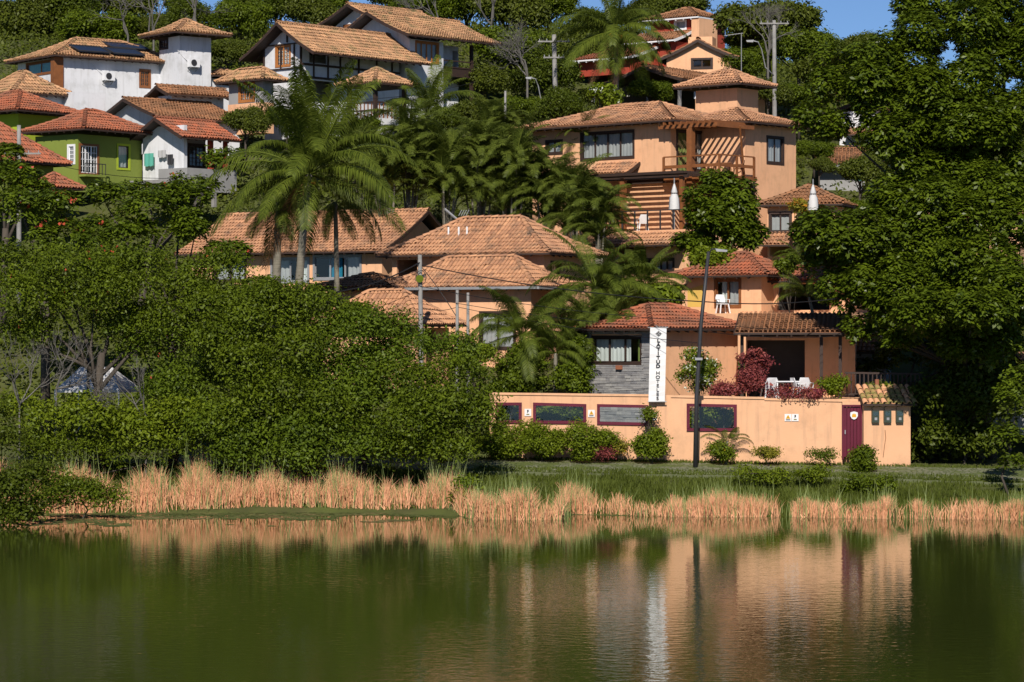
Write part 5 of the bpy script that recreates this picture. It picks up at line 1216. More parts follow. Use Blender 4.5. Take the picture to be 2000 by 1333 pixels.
palm('garden_palm', 'dense garden palm between boundary wall and orange house', 1020, 655, 121.5, 1030, 770, .62, (('up', 8), ('mid', 9), ('out', 8), ('low', 5)), group='garden palms', seed=21, tr=.12)
palm('garden_palm', 'second garden palm left of the stone cladding', 1085, 690, 121, 1085, 775, .45, (('up', 6), ('mid', 8), ('out', 7), ('low', 4)), group='garden palms', seed=22, tr=.1)
palm('garden_palm', 'broad bright palm above the low red roof', 1165, 560, 127, 1165, 640, .75, (('up', 5), ('mid', 8), ('out', 9), ('low', 4)), group='garden palms', seed=23, tr=.12)
palm('garden_palm', 'palm crown left of the round tree behind the low red roof', 1255, 560, 128.5, 1255, 640, .6, (('up', 5), ('mid', 8), ('out', 8), ('low', 3)), group='garden palms', seed=24, tr=.1)
palm('garden_palm', 'small palm in front of the dark recessed balcony', 1580, 580, 124.5, 1590, 630, .42, (('up', 5), ('mid', 6), ('out', 4)), group='garden palms', seed=25, tr=.08)
palm('garden_palm', 'small palm shoot against the wall left of the plain panel', 1421, 862, 117.2, 1418, 893, .24, (('up', 3), ('mid', 4), ('out', 3)), group='garden palms', seed=26, tr=.06)
palm('fan_palm', 'pale spiky palm beside the white gutter behind the central house', 1560, 500, 140, 1560, 530, .3, (('up', 5), ('mid', 6), ('out', 5)), group='garden palms', seed=27, tr=.08)
palm('coconut_palm', 'leafy palm top at the upper right corner against the sky', 1885, -8, 127, 1885, 60, .6, (('up', 4), ('mid', 6), ('out', 6)), seed=31, tr=.12)
# areca clumps on the slope in the middle
def areca(label, px, pyt, pyb, Y, n, seed, sc=1.0, stems=True):
    g = np.random.default_rng(seed); x, zb, zt2_ = X(px, Y), Z(pyb, Y), Z(pyt, Y); e = empty('areca_palm', (x, Y, zb), 0, label, 'palm', 'areca palms on the middle slope'); H = zt2_ - zb
    for k in range(n + 4):
        a = g.random() * 6.28; r = g.random() * .9; hx, hy = r * math.cos(a), r * math.sin(a); h = H * g.uniform(.12, .78)
        b = MB(); b.tube([(hx * .5, hy * .5, -.5), (hx, hy, h)], [.06, .045], 5); b.obj('stem', M['palm_bark'], e)
        for j in range(10):
            key = ('up', 'mid', 'out')[j % 3]; me = ARE[key][int(g.integers(3))]; o = link('frond', me, None, e, (hx, hy, h), (g.normal() * .2, 0, a + j * 2.4 + g.normal() * .3)); f = sc * g.uniform(.7, 1.1); o.scale = (f,) * 3
for i, (px, pyt, pyb, Y, n, sc, lb) in enumerate([
    (800, 225, 400, 147.5, 6, 1.15, 'areca clump right of the tall palm crown'), (870, 250, 420, 146.5, 7, 1.15, 'areca clump above the broad hip roof, left side'), (935, 245, 430, 147.5, 7, 1.2, 'tall areca clump above the middle of the broad hip roof'),
    (1000, 265, 440, 146.5, 7, 1.15, 'areca clump above the right end of the broad roof ridge'), (1065, 290, 460, 147.0, 7, 1.15, 'areca clump below the small villa window'), (1125, 320, 480, 146.5, 7, 1.1, 'areca clump in front of the villa wall'),
    (1165, 360, 500, 141, 6, 1.0, 'areca clump left of the lower terrace'), (760, 290, 420, 146, 6, 1.1, 'areca clump behind the tall palm crown'), 
     (700, 255, 380, 150, 6, 1.15, 'areca clump below the tiled gazebo'), (980, 215, 330, 150, 5, .9, 'areca clump beside the thin pale post'), (1150, 250, 330, 153, 4, .8, 'areca clump behind the villa roof left end'),
     (1180, 590, 690, 124.5, 5, .8, 'areca clump behind the low red roof'), (1120, 600, 700, 124, 5, .8, 'areca clump left of the low red roof')]):
    areca(lb, px, pyt, pyb, Y, n, 100 + i, sc)

# ---- the broad tree mass on the left bank: each tree with its own masses
FG = 'trees of the left bank'
blob_tree('bank_tree', 'broad dark green tree at the right end of the left bank mass, over the reeds', [(860, 780, 100, 70, 0), (900, 850, 75, 55, -.6), (800, 850, 90, 60, -.8), (760, 760, 70, 60, .3), (890, 735, 65, 42, .4), (930, 800, 42, 50, .2), (830, 810, 80, 55, -.9), (880, 890, 80, 30, -1), (780, 880, 70, 34, -1)], 111.8, 'leaf_oak', .15, 12, 19, base=(850, None), group=FG, flat=.82, sub=6, subr=(.42, .62))
blob_tree('bank_tree', 'rounded green bank tree whose tops touch the twin concrete poles', [(700, 680, 110, 60, 0), (790, 700, 95, 50, .5), (640, 760, 100, 70, -.8), (880, 690, 60, 38, .8), (720, 640, 60, 36, .6), (690, 790, 90, 70, -1.2), (780, 650, 50, 28, .7), (740, 730, 90, 50, -.4)], 113.5, 'leaf_mid', .15, 12, 19, base=(700, None), group=FG, flat=.82, sub=6, subr=(.42, .62))
blob_tree('bank_tree', 'middle tree of the left bank standing right below the tall palm', [(540, 640, 110, 75, 0), (620, 620, 80, 50, .3), (480, 740, 100, 75, -1), (560, 780, 90, 70, -1.4), (400, 620, 80, 60, .2), (600, 700, 90, 70, -.8), (500, 600, 90, 50, .4), (450, 680, 80, 60, -.5), (500, 820, 90, 60, -1.4), (620, 810, 90, 60, -1.5)], 113.0, 'leaf_oak', .15, 12, 19, base=(540, None), group=FG, flat=.82, sub=6, subr=(.42, .62))
blob_tree('bank_tree', 'low spreading tree over the reeds below the middle of the left bank', [(640, 860, 110, 50, 0), (520, 870, 100, 45, .1), (720, 880, 70, 36, -.4), (430, 850, 80, 50, .2), (570, 895, 90, 28, -.5), (480, 900, 80, 24, -.4)], 111.3, 'leaf_mid', .16, 13, 20, base=(600, None), group=FG, flat=.82, sub=6, subr=(.42, .62), tr=.15)
blob_tree('bank_tree', 'flat topped green tree at the upper left of the bank with red pods', [(130, 560, 130, 70, 0), (250, 540, 100, 55, .6), (40, 600, 90, 70, -.4), (330, 580, 90, 62, .3), (60, 520, 90, 40, 1), (180, 590, 100, 45, -.6), (400, 540, 80, 45, .6), (60, 660, 70, 40, -.2), (300, 640, 80, 50, -.3)], 114.0, 'leaf_oak', .15, 12, 19, base=(200, None), group=FG, flat=.82, sub=6, subr=(.42, .62), bloom=('petal_red', 45, .10))
blob_tree('bank_tree', 'leafy tree behind the bare twigs and white canopy', [(330, 690, 80, 70, 0), (260, 640, 80, 40, .4), (380, 760, 80, 60, -.6), (420, 700, 70, 60, -.6), (320, 780, 70, 50, -.7), (400, 820, 80, 45, -1)], 114.2, 'leaf_mid', .15, 12, 19, base=(330, None), group=FG, flat=.82, sub=6, subr=(.42, .62), bloom=('petal_red', 16, .10))
blob_tree('bank_tree', 'low bushy tree under the white canopy at the left', [(150, 835, 120, 42, 0), (40, 805, 50, 36, .4), (250, 850, 90, 45, -.2), (340, 830, 80, 40, -.3)], 112.3, 'leaf_bright', .17, 12, 16, base=(170, None), group=FG, flat=.82, sub=6, subr=(.42, .62), tr=.12)
blob_tree('bank_tree', 'olive bush mound left behind the pale reeds', [(90, 890, 90, 30, 0), (200, 893, 80, 26, .2), (330, 885, 60, 22, .2)], 111.4, 'leaf_oak', .15, 12, 16, base=(130, None), group=FG, flat=.82, sub=6, subr=(.42, .62), tr=.08)
AL = 'broad leaved trees behind the left bank'
blob_tree('almond_tree', 'broad leaved tree with orange red blossom in front of the red roofs', [(60, 420, 90, 60, 0), (150, 470, 100, 40, -.4), (20, 350, 60, 40, .5), (120, 400, 60, 28, .4)], 121, 'leaf_almond', .26, 8, 11, .45, base=(90, None), group=AL, rosette=True, sig=.2, bloom=('petal_red', 22, .16))
blob_tree('almond_tree', 'broad leaved tree in tiers left of the long tiled roof', [(300, 420, 110, 45, 0), (380, 455, 90, 40, -.5), (250, 470, 90, 36, -.6), (350, 385, 70, 26, .3), (440, 500, 60, 34, -.3), (500, 560, 42, 30, -.2)], 120.5, 'leaf_almond', .26, 8, 11, .45, base=(330, None), group=AL, rosette=True, sig=.2)
blob_tree('almond_tree', 'leafy tree below the flat slab shelter and the washing wall', [(200, 385, 80, 26, 0), (290, 380, 80, 22, .3), (380, 370, 60, 30, .2), (440, 330, 50, 55, .8)], 131, 'leaf_almond', .26, 8, 9, .45, base=(260, None), group=AL, rosette=True, sig=.2, bloom=('petal_red', 10, .16))
blob_tree('almond_tree', 'dark leafy tree at the left edge beside the grey crossarm pole', [(10, 310, 48, 42, 0), (0, 350, 60, 36, -.4), (50, 372, 60, 22, -.3)], 134, 'leaf_oak', .26, 8, 14, .45, base=(0, None), group=AL, rosette=True, sig=.2)
# bare twigs at the left
for i, (px, pyb, L, n, dd, lb) in enumerate([(38, 790, .95, 4, (.3, 0, 1), 'bare grey shrub with orange leaf tufts at the far left'), (110, 760, .8, 4, (.7, -.1, .8), 'bare arching branches before the white canopy'), (285, 830, .9, 2, (-.2, -.1, 1), 'pale bare stems right of the white canopy'), (150, 800, .6, 4, (.9, -.2, .35), 'low bare branches sweeping right below the white canopy')]):
    bare_tree(lb, px, pyb, 111.6 + i * .2, 3, 40 + i, 4, L, .45, .035, n, 'bare shrubs of the left bank', dd)

# ---- big broad leaved tree on the right
BT = 'big almond trees'
blob_tree('almond_tree', 'upper part of the big broad leaved tree group against the sky at the right', [(1760, 100, 120, 62, 0), (1880, 60, 130, 60, .5), (1700, 190, 120, 60, -.5), (1850, 175, 130, 65, -.8), (1960, 130, 90, 90, 0), (1640, 150, 70, 55, .8), (1750, 265, 80, 40, -1.2), (1615, 235, 62, 48, .4), (1880, 250, 110, 50, -1.2), (1800, 20, 70, 34, 1), (1975, 210, 70, 60, -.6), (1780, 180, 90, 50, -.2), (1830, 240, 90, 45, -.6), (1700, 120, 70, 40, .2), (1930, 20, 80, 45, .6), (1985, 60, 60, 60, .3), (1990, 10, 50, 40, .8)], 121, 'leaf_almond', .25, 9, 21, .5, base=(1905, None), group=BT, rosette=True, sig=.22, tr=.3, flat=.9, sub=8, full=True)
blob_tree('almond_tree', 'big dark tree spreading low over the terrace and meter housing', [(1700, 455, 120, 60, -1), (1850, 410, 130, 65, -1.4), (1610, 450, 70, 48, -.2), (1760, 545, 125, 55, -2.2), (1900, 520, 120, 65, -2.8), (1965, 430, 80, 75, -1.5), (1665, 560, 62, 55, -.6), (1830, 610, 120, 45, -3.4), (1965, 610, 80, 62, -3.2), (1750, 480, 90, 50, 1), (1900, 620, 80, 42, -4.6), (1690, 640, 45, 26, -1), (1590, 500, 36, 26, 0), (1680, 500, 90, 50, 0), (1820, 480, 110, 50, -1), (1830, 550, 100, 50, -2), (1740, 610, 60, 34, -2), (1850, 665, 90, 28, -3.5), (1950, 680, 60, 34, -4.2), (1760, 655, 50, 24, -2), (1900, 600, 100, 40, -7), (1800, 600, 80, 34, -6.5), (1970, 560, 70, 44, -6.5)], 120.3, 'leaf_almond', .25, 9, 21, .5, base=(1915, 880), group=BT, rosette=True, sig=.22, tr=.3, flat=.9, sub=8, full=True)
blob_tree('almond_tree', 'middle tier tree between the tiled roof gap and the right edge', [(1840, 320, 115, 52, -.4), (1940, 290, 90, 62, .3), (1780, 385, 80, 38, -.8), (1935, 360, 90, 55, -1), (1735, 385, 60, 34, -.5), (1890, 250, 90, 45, .4), (1800, 300, 70, 40, .2), (1970, 370, 60, 50, -.2), (1860, 370, 90, 40, -.6)], 120.8, 'leaf_almond', .25, 9, 21, .5, base=(1940, None), group=BT, rosette=True, sig=.22, tr=.25, flat=.9, sub=8, full=True)
blob_tree('shade_tree', 'dark tree trunk and crown in the shade behind the meter housing', [(1800, 690, 100, 50, 0), (1900, 700, 100, 62, .4), (1710, 720, 34, 24, .4), (1960, 690, 70, 60, .2)], 124, 'leaf_dark', .28, 8, 13, .5, base=(1665, None), group='shade trees', rosette=True, tr=.22)
blob_tree('shade_tree', 'dark thicket under the big tree at the bend of the road', [(1870, 800, 75, 80, 0), (1950, 800, 70, 95, .3), (1845, 850, 40, 50, -.2), (1905, 870, 60, 40, 0), (1900, 740, 70, 50, .2)], 118.9, 'leaf_dark', .22, 10, 22, base=(1880, None), group='shade trees', tr=.12)
blob_tree('shore_bush', 'leafy young tree at the right edge beside the reeds', [(1975, 780, 42, 50, 0), (1965, 860, 32, 45, -.1), (1985, 910, 30, 30, -.2), (1990, 735, 30, 25, .2)], 111.5, 'leaf_almond', .22, 8, 14, .5, base=(1975, None), group='shore bushes', rosette=True, tr=.06, cat='shrub')
# ---- round tree by the villa
blob_tree('round_tree', 'dense round clipped tree in front of the villa terrace', [(1405, 430, 80, 75, 0), (1440, 400, 55, 50, -.3), (1370, 400, 52, 48, -.3), (1405, 360, 45, 25, 0), (1360, 470, 48, 40, -.4), (1455, 460, 45, 42, -.3), (1405, 495, 50, 28, -.4)], 137.5, 'leaf_almond', .27, 8, 26, .5, base=(1400, None), rosette=True, sig=.2, tr=.2, full=True)
tree('garden_tree', 'leafy yellow green shrub behind the balcony house', 1395, 515, 134, 45, 22, 'leaf_bright', .22, n=500, per=10, nblob=6, group='garden shrubs')

# ---- hill crest and slope trees
HT = 'trees on the hill'
hv = []
for k in range(4):
    g = np.random.default_rng(60 + k); V_, Q, T, bc, br = crown(g, (3.6, 3.2, 2.5 if k < 3 else 1.3), 1500, 13, .30, .5, 13 + k * 2, (.26, .42), .34, .55, .7, False, .5)
    mm = (M['leaf_hill'], M['leaf_oak'], M['leaf_dark'], M['leaf_hill'])[k]; me = mesh_np('crown', V_, Q, mm, T); tb = MB(); limbs(tb, (0, 0, -5), (0, 0, -.6), .22, bc, g); hv.append((me, tb.mesh('trunk', M['bark'], True)))
def hill_tree(label, px, py, Y, rx, v, rot=0.0, sz=1.0):
    s = rx * Y / F / 3.6; x, z = X(px, Y), Z(py, Y); h0 = zt(x, Y); e = empty('hill_tree', (x, Y, h0), rot, label, 'tree', HT)
    for nm, me in zip(('crown', 'trunk'), hv[v]): o = link(nm, me, None, e, (0, 0, z - h0)); o.scale = (s, s, s * sz)
HILL = [
 (30, 60, 205, 90, 0, 'tree at the top left corner'), (120, 40, 208, 90, 2, 'second crest tree from the left'), (190, 70, 200, 80, 1, 'tree above the long white house roof'), (230, 20, 212, 80, 0, 'crest tree above the tower house roof'),
 (470, 50, 200, 60, 1, 'tree just right of the white tower'), (440, 110, 190, 50, 0, 'lower tree right of the white tower'), (540, 20, 215, 60, 2, 'crest tree behind the timbered gable'), (600, 40, 205, 60, 0, 'tree left of the upper white gable'),
 (470, 20, 215, 50, 0, 'small crest tree by the sky gap'), (640, 10, 216, 50, 1, 'crest tree touching the top frame above the gable'), (760, 5, 218, 60, 0, 'crest tree behind the upper sandy roof'), (830, 25, 212, 70, 1, 'crest tree right of the upper sandy roof'),
 (910, 15, 215, 75, 2, 'dark crest tree in the upper middle'), (990, 40, 205, 80, 0, 'crest tree left of the mossy pole'), (1070, 20, 212, 60, 1, 'crest tree behind the mossy pole'), (1000, 110, 190, 75, 1, 'slope tree right of the tall white house'),
 (1060, 150, 180, 65, 2, 'slope tree beside the mossy pole'), (940, 170, 178, 65, 0, 'slope tree below the recessed balcony'), (1130, 120, 188, 60, 0, 'slope tree left of the yellowish palm'), (1145, 55, 205, 50, 2, 'crest tree behind the yellowish palm'),
 (1310, 22, 215, 75, 3, 'flat topped tree behind the red house'), (1240, 40, 212, 60, 3, 'flat tree left of the red house roof'), (1500, 55, 178, 100, 3, 'umbrella shaped tree left of the open sky'), (1455, 95, 180, 60, 0, 'tree under the umbrella tree crown'),
 (1560, 110, 176, 75, 1, 'slope tree right of the grey utility pole'), (1610, 160, 172, 70, 0, 'slope tree filling the gap to the big tree'), (1560, 200, 168, 60, 1, 'tree below the grey utility pole'), (1450, 130, 175, 50, 1, 'tree left of the grey utility pole'),
 (1500, 190, 166, 45, 0, 'bushy tree beside the villa tower'), (1600, 100, 185, 50, 2, 'far crest tree by the sky'), (1680, 110, 190, 60, 0, 'crest tree just left of the big tree'), (1960, 90, 180, 60, 2, 'crest tree at the right edge'),
 (1270, 185, 162, 45, 1, 'bushy tree in front of the open shelter'), (1170, 200, 160, 45, 0, 'bush beside the yellowish palm trunk'), (1090, 215, 158, 55, 2, 'bush below the mossy pole'), (1020, 220, 160, 50, 1, 'bush left of the villa roof'),
 (920, 235, 158, 55, 0, 'bushy tree above the areca clumps'), (860, 240, 156, 40, 2, 'bush left of the upright young palm'), (1590, 300, 157, 40, 1, 'bush right of the tall plain villa wall'), (1600, 330, 150, 30, 0, 'low bush before the gutter roof house'),
 (350, 40, 205, 60, 2, 'dark tree behind the white tower'), (290, 60, 202, 50, 0, 'tree left of the white tower roof'), (700, 260, 158, 45, 1, 'bush below the gazebo railing'), (480, 250, 156, 50, 0, 'bush below the orange based annex'),
 (560, 240, 158, 50, 1, 'bush against the timbered house lower wall'), (1680, 350, 150, 60, 0, 'tree below the gutter roof house'), (1740, 300, 158, 50, 2, 'tree right of the gutter roof house'), (1660, 420, 148, 50, 1, 'tree behind the white parasol'),
 (1560, 520, 136, 30, 1, 'bush between balcony house and low tiled roof'), (1620, 560, 138, 40, 2, 'dark bush behind the balcony house roof')]
for i, (px, py, Y, rx, v, lb) in enumerate(HILL): hill_tree(lb, px, py, Y, rx, v, (i * 1.7) % .8 - .4, 1.0 + .15 * math.sin(i * 2.1))
for i, (px, pyb, Y, L, n, lb) in enumerate([(300, 75, 192, 1.9, 3, 'pale bare tree left of the white tower roof'), (380, 60, 194, 1.9, 3, 'pale bare tree behind the white tower roof'), (250, 70, 193, 1.3, 2, 'thin bare tree beside the solar roof'), (860, 60, 200, 1.5, 3, 'bare grey crest tree right of the upper roof'),
    (960, 50, 198, 1.6, 3, 'bare grey tree in the upper middle of the hill'), (1030, 150, 176, 1.2, 4, 'bare twiggy tree beside the mossy pole'), (1500, 110, 172, 1.2, 4, 'bare branches under the umbrella tree')]):
    bare_tree(lb, px, pyb, Y, 4, 70 + i, 6, L * .85, .45, .065, n)

# ---- shrubs in the gardens and along the wall
def shrub(label, px, py, Y, rx, rz, m='leaf_bright', size=.12, n=260, per=12, group='shrubs along the boundary wall', **k):
    return tree('shrub', label, px, py, Y, rx, rz, m, size, .5, n, per, nblob=13, cat='shrub', group=group, tr=.03, sig=.13, back=.2, full=True, **{'shell': (.3, .95), 'blob': (.26, .5), **k})
WB = 'shrubs along the boundary wall'
shrub('clipped hedge section at the left end of the wall', 975, 860, 117.0, 42, 26, 'leaf_bright', .11, 560)
shrub('clipped hedge under the wide maroon window', 1058, 860, 117.0, 58, 25, 'leaf_bright', .11, 720)
shrub('clipped hedge left of the grey stone window', 1142, 862, 117.0, 56, 27, 'leaf_bright', .11, 720)
shrub('pale flowering bush below the grey stone window', 1205, 868, 117.2, 30, 15, 'leaf_yellow', .10, 220, bloom=('petal_orange', 20, .07))
shrub('dark rounded bush left of the lamp pole', 1268, 868, 116.9, 38, 22, 'leaf_bright', .12, 420)
shrub('tall sprig growing before the grey stone window', 1268, 812, 117.3, 14, 14, 'leaf_oak', .10, 70)
shrub('reddish twiggy bush under the maroon window', 1180, 884, 116.8, 28, 8, 'leaf_purple', .08, 90)
shrub('small bush right of the lamp pole', 1412, 882, 116.9, 28, 13, 'leaf_bright', .11, 240, bloom=('petal_orange', 8, .06))
shrub('low flowering plant at the foot of the plain wall', 1490, 885, 116.9, 28, 9, 'leaf_yellow', .10, 130)
shrub('sparse low plant left of the maroon door', 1610, 887, 117.0, 34, 8, 'leaf_oak', .09, 90)
shrub('dark upright bush in front of the maroon door', 1682, 900, 115.6, 20, 34, 'leaf_oak', .13, 330)
shrub('leafy shrub beside the maroon door bush near the reeds', 1690, 948, 111.6, 46, 22, 'leaf_oak', .13, 460, group='shrubs on the bank')
shrub('low dark shrub on the bank below the lamp pole', 1490, 926, 112.4, 60, 12, 'leaf_bright', .11, 170, group='shrubs on the bank')
shrub('low shrub on the bank in the middle of the grass', 1585, 922, 112.6, 54, 10, 'leaf_bright', .11, 130, group='shrubs on the bank')
shrub('green tuft in the gap between the reed clumps', 912, 960, 107.5, 26, 30, 'leaf_bright', .16, 300, group='shrubs on the bank')
shrub('white flowering bush trained against the orange house', 1364, 722, 119.2, 34, 46, 'leaf_bright', .12, 420, group='shrubs behind the boundary wall', bloom=('petal_white', 150, .085))
shrub('bronze and purple leaved croton behind the wall', 1466, 745, 119.2, 30, 24, 'leaf_purple', .12, 260, group='shrubs behind the boundary wall', bloom=('petal_red', 14, .1))
shrub('small bronze croton right of the white flowering bush', 1412, 760, 119, 24, 14, 'leaf_purple', .12, 150, group='shrubs behind the boundary wall')
shrub('orange flowering plant on top of the parasol balcony', 1562, 402, 141.8, 16, 12, 'leaf_yellow', .13, 110, group='balcony plants', bloom=('petal_orange', 40, .12))
shrub('fern in a pot right of the terrace table', 1625, 752, 119.2, 28, 16, 'leaf_bright', .14, 140, group='terrace plants')
shrub('potted fern at the right end of the terrace', 1720, 762, 119.3, 24, 14, 'leaf_oak', .13, 100, group='terrace plants')
shrub('leafy tree right end of the garden palms beside stone wall', 1115, 745, 120.2, 36, 32, 'leaf_oak', .15, 420, group='shrubs behind the boundary wall')
shrub('low hedge behind the maroon windows', 1000, 760, 120.2, 40, 24, 'leaf_oak', .15, 360, group='shrubs behind the boundary wall')
shrub('dense shrub behind the tall maroon window', 1390, 815, 120.5, 50, 30, 'leaf_bright', .15, 360, group='shrubs behind the boundary wall')
shrub('shrub filling the garden behind the wide maroon window', 1090, 815, 120.4, 52, 26, 'leaf_oak', .15, 360, group='shrubs behind the boundary wall')
shrub('shrub in front of the twin concrete poles', 925, 695, 119, 40, 18, 'leaf_bright', .15, 260, group='shrubs behind the boundary wall')
shrub('white dotted bush behind the villa roof', 1190, 185, 156, 32, 20, 'leaf_bright', .2, 160, group='shrubs on the hill', bloom=('petal_white', 26, .14))
shrub('green plant on the pyramid roof house parapet', 690, 610, 127.5, 30, 18, 'leaf_bright', .16, 180, group='shrubs on the hill')
shrub('bright banana leaved clump left of the balcony house', 1290, 590, 127.5, 34, 34, 'leaf_bright', .3, 200, group='shrubs on the hill')
shrub('creeper on the roof of the balcony house', 1535, 520, 129, 24, 12, 'leaf_oak', .16, 120, group='shrubs on the hill')
shrub('purple leaved creeper hanging by the terrace doorway', 1478, 700, 120.4, 20, 26, 'leaf_purple', .15, 150, group='terrace plants', bloom=('petal_red', 14, .12))
shrub('low red and green bedding plants along the terrace edge', 1560, 768, 118.6, 60, 8, 'leaf_purple', .1, 160, group='terrace plants', bloom=('petal_orange', 10, .07))
shrub('dense dark shrub between garden palms and stone wall', 1128, 700, 120.6, 26, 34, 'leaf_oak', .15, 320, group='shrubs behind the boundary wall')
shrub('leafy mass under the first garden palm', 1030, 715, 121, 55, 44, 'leaf_oak', .16, 520, group='shrubs behind the boundary wall')
# near dark branch and bush mound at the left edge
blob_tree('shore_bush', 'dark bush hanging over the water at the left edge', [(20, 970, 56, 44, 0), (70, 935, 40, 24, .2), (15, 1015, 44, 26, -.3), (60, 1000, 34, 22, 0)], 101.5, 'leaf_dark', .16, 12, 34, base=(0, 1040), group='shore bushes', tr=.06, cat='shrub')
blob_tree('shore_bush', 'rounded green mound in front of the pale reeds at the left', [(160, 965, 88, 28, 0), (100, 980, 50, 18, -.2), (200, 975, 50, 20, -.1)], 104.8, 'leaf_oak', .12, 12, 34, base=(160, 1000), group='shore bushes', tr=.05, cat='shrub')
blob_tree('shore_bush', 'shaded bush at the left frame edge above the reeds', [(10, 880, 60, 60, 0), (0, 820, 40, 40, .3)], 108, 'leaf_dark', .16, 11, 14, base=(5, None), group='shore bushes', tr=.06, cat='shrub')

# ---- undergrowth on the slope
def undergrowth():
    g = rng; pts = []
    n = 42000; yy = g.uniform(119.5, 222, n); xx = (g.uniform(-80, 2080, n) - 1000) * yy / F
    keep = np.ones(n, bool)
    for (H, x0, y0, x1, y1) in FOOT:
        dx, dy = xx - H.x, yy - H.Y; lx = dx * H.b.x + dy * H.b.y; ly = dx * H.a.x + dy * H.a.y
        keep &= ~((lx > x0 - 1.3) & (lx < x1 + .6) & (ly > y0 - 1.3) & (ly < y1 + .8))
    dx, dy = xx - TP.x, yy - TP.Y; keep &= ~((yy < 125) & (xx > 6) & (xx < 16))
    xx, yy = xx[keep], yy[keep]
    c = np.array([(x, y, zt(float(x), float(y)) + (.5 + .7 * mnoise.noise(Vector((x * .5, y * .5, 0)))) * g.random()) for x, y in zip(xx, yy)])
    per = 5; cc = np.repeat(c, per, 0) + g.normal(size=(len(c) * per, 3)) * .25; V_, Q = leaves(cc, g.normal(size=cc.shape) * .6 + np.array([0, -.3, .7]), .30, .5)
    link('slope_undergrowth', mesh_np('undergrowth', V_, Q, M['leaf_hill'], g.random(len(Q))), None, kind='stuff')
undergrowth()

# ---- blades: reeds, bank grass
def blades(name, mname, pts, hts, wid, lean, g, kind='stuff'):
    n = len(pts); a = g.random(n) * 6.28; w = np.stack([np.cos(a), np.sin(a) * .4, np.zeros(n)], 1) * wid; l = g.normal(size=(n, 3)) * lean * hts[:, None]; l[:, 2] = 0
    up = np.zeros((n, 3)); up[:, 2] = hts; mid = pts + up * .55 + l * .35; tip = pts + up * (1 - .3 * np.clip(np.linalg.norm(l, axis=1) / hts, 0, 1))[:, None] + l
    V_ = np.stack([pts - w, pts + w, mid - w * .8, mid + w * .8, tip - w * .15, tip + w * .15], 1).reshape(-1, 3); b = (np.arange(n) * 6)[:, None]
    Q = np.concatenate([b + np.array([[0, 1, 3, 2]]), b + np.array([[2, 3, 5, 4]])], 1).reshape(-1, 4); T = np.repeat(g.random(n), 2)
    link(name, mesh_np(name, V_, Q, M[mname], T), None, kind=kind)
def shore(px):
    """distance of the reed front for a photo column"""
    P_ = [(-100, 108), (120, 108), (300, 108.4), (500, 109.2), (700, 109.0), (880, 108.0), (925, 104.2), (1095, 104.0), (1105, 107.3), (1180, 107.0), (1300, 106.0), (1480, 105.8), (1560, 105.8), (1680, 104.8), (1790, 104.6), (1900, 104.2), (2100, 103.6)]
    return np.interp(px, [p[0] for p in P_], [p[1] for p in P_])
def reeds():
    g = np.random.default_rng(9)
    n = 46000; px = g.uniform(-60, 2060, n)
    clump = np.array([mnoise.noise(Vector((p * .018, 5.5, 0))) + .5 * mnoise.noise(Vector((p * .06, 1.5, 0))) for p in px])
    dens = np.interp(px, [-60, 20, 100, 420, 900, 905, 925, 930, 1480, 1500, 1545, 1560, 1730, 1740, 1785, 1790, 1840, 1850, 1930, 1940, 2060], [.7, .8, 1, 1, 1, .12, .15, 1, 1, .12, .12, 1, 1, .06, .06, .9, .9, .2, .3, 1, 1])
    kp = g.random(n) < dens * np.clip(.62 + 1.7 * clump, .10, 1); px = px[kp]; clump = clump[kp]; n = len(px)
    dep = np.interp(px, [0, 400, 900, 1000, 1500, 2000], [3.4, 3.2, 2.6, 2.6, 2.0, 1.8]); y = shore(px) + g.random(n) * dep * (.7 + .5 * clump)
    x = (px - 1000) * y / F; z = np.array([max(zt(float(a), float(b)), -.03) for a, b in zip(x, y)])
    h = np.interp(px, [0, 130, 300, 500, 900, 960, 1090, 1110, 1500, 2000], [.85, 1.15, 1.15, 1.1, .95, .95, .9, .75, .7, .72]) * (g.uniform(.55, 1.05, n) + .35 * clump)
    h = h * (1 + .25 * np.array([mnoise.noise(Vector((p * .11, 2.5, 0))) for p in px])); blades('dry_reeds', 'reed_dry', np.stack([x, y, z], 1), np.clip(h, .25, 3), .014, .24, g)
    m2 = int(n * .10); q_ = g.choice(n, m2); blades('litter_reeds', 'reed_dry', np.stack([x[q_], y[q_] - .15, z[q_]], 1), np.clip(h[q_] * .5, .2, 1), .016, .9, g)
    k = g.random(n) < .22; ng = k.sum(); hh = np.clip(h[k] * (.95 + 1.0 * g.random(ng) ** 2.2), .3, 2.6)
    blades('green_reeds', 'reed_green', np.stack([x[k], y[k], z[k]], 1) + g.normal(size=(ng, 3)) * np.array([.2, .15, 0]), hh, .012, .12, g)
reeds()
def tufts():
    g = np.random.default_rng(21); n = 340; px = g.uniform(930, 2000, n); y = shore(px) + 1.6 + g.random(n) * 5.2; P_ = []
    for a, b in zip(px, y):
        if mnoise.noise(Vector((a * .012, b * .4, 9))) < -.05: continue
        x = (a - 1000) * b / F; m = 36; c = np.stack([x + g.normal(size=m) * .22, b + g.normal(size=m) * .18, np.full(m, zt(float(x), float(b)) - .03)], 1); P_.append(c)
    P_ = np.concatenate(P_); blades('grass_tufts', 'grass', P_, g.uniform(.2, .62, len(P_)), .016, .35, g)
tufts()
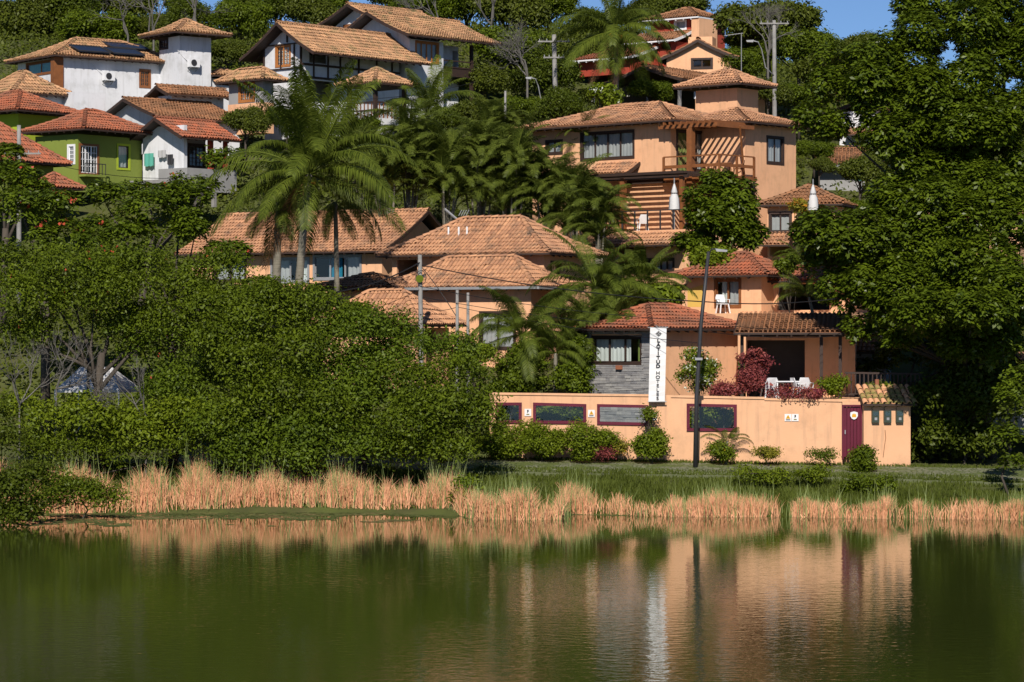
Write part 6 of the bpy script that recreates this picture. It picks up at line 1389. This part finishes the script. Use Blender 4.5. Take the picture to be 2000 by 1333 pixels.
def bank_grass():
    g = np.random.default_rng(10); n = 70000; px = g.uniform(-60, 2060, n); y = g.uniform(0, 1, n) ** .8; y = shore(px) + y * (114.2 - shore(px)); x = (px - 1000) * y / F
    z = np.array([zt(float(a), float(b)) for a, b in zip(x, y)]); ht = .12 + .22 * g.random(n) * np.array([.6 + mnoise.noise(Vector((a * .6, b * .9, 3))) for a, b in zip(x, y)])
    blades('bank_grass', 'grass', np.stack([x, y, z - .02], 1), np.clip(ht, .06, .6), .022, .3, g)
    n = 9000; y = np.concatenate([g.uniform(117.3, 118.0, n // 2), g.uniform(113.8, 114.8, n // 2)]); x = (g.uniform(930, 1950, n) - 1000) * y / F; z = np.array([zt(float(a), float(b)) for a, b in zip(x, y)])
    blades('verge_grass', 'grass', np.stack([x, y, z], 1), g.uniform(.05, .2, n), .02, .3, g)
bank_grass()
# floating duckweed on the left and a dark rim of debris along the reeds
def algae():
    V_ = []; Q = []; T = []; g = np.random.default_rng(33); cs = .16
    for y in np.arange(95.5, 109.0, cs * 1.6):
        x0, x1 = (-60 - 1000) * y / F, (945 - 1000) * y / F
        for x in np.arange(x0, x1, cs * 1.6):
            px = x * F / y + 1000; sh_ = float(shore(px)) + .5
            if y > sh_: continue
            edge = max(0, min(1, (940 - px) / 220)); reach = .5 + edge * (7.6 + 2.2 * mnoise.noise(Vector((x * .35, 0, 4)))); t = (sh_ - y) / reach
            nz = mnoise.noise(Vector((x * .45, y * .45, 2))) + .5 * mnoise.noise(Vector((x * 1.6, y * .9, 7)))
            if nz * .9 + .55 < t * .95: continue
            a = g.random() * 3; s = cs * g.uniform(.8, 1.35); b = len(V_); cx, cy = x + g.normal() * .05, y + g.normal() * .05
            for k in range(4): V_.append((cx + s * math.cos(a + k * 1.5708), cy + s * math.sin(a + k * 1.5708), .004 + .0012 * (b // 4 % 3)))
            Q.append((b, b + 1, b + 2, b + 3)); T.append(g.random())
    link('floating_duckweed', mesh_np('duckweed', V_, Q, M['algae'], T), None, kind='stuff')
algae()
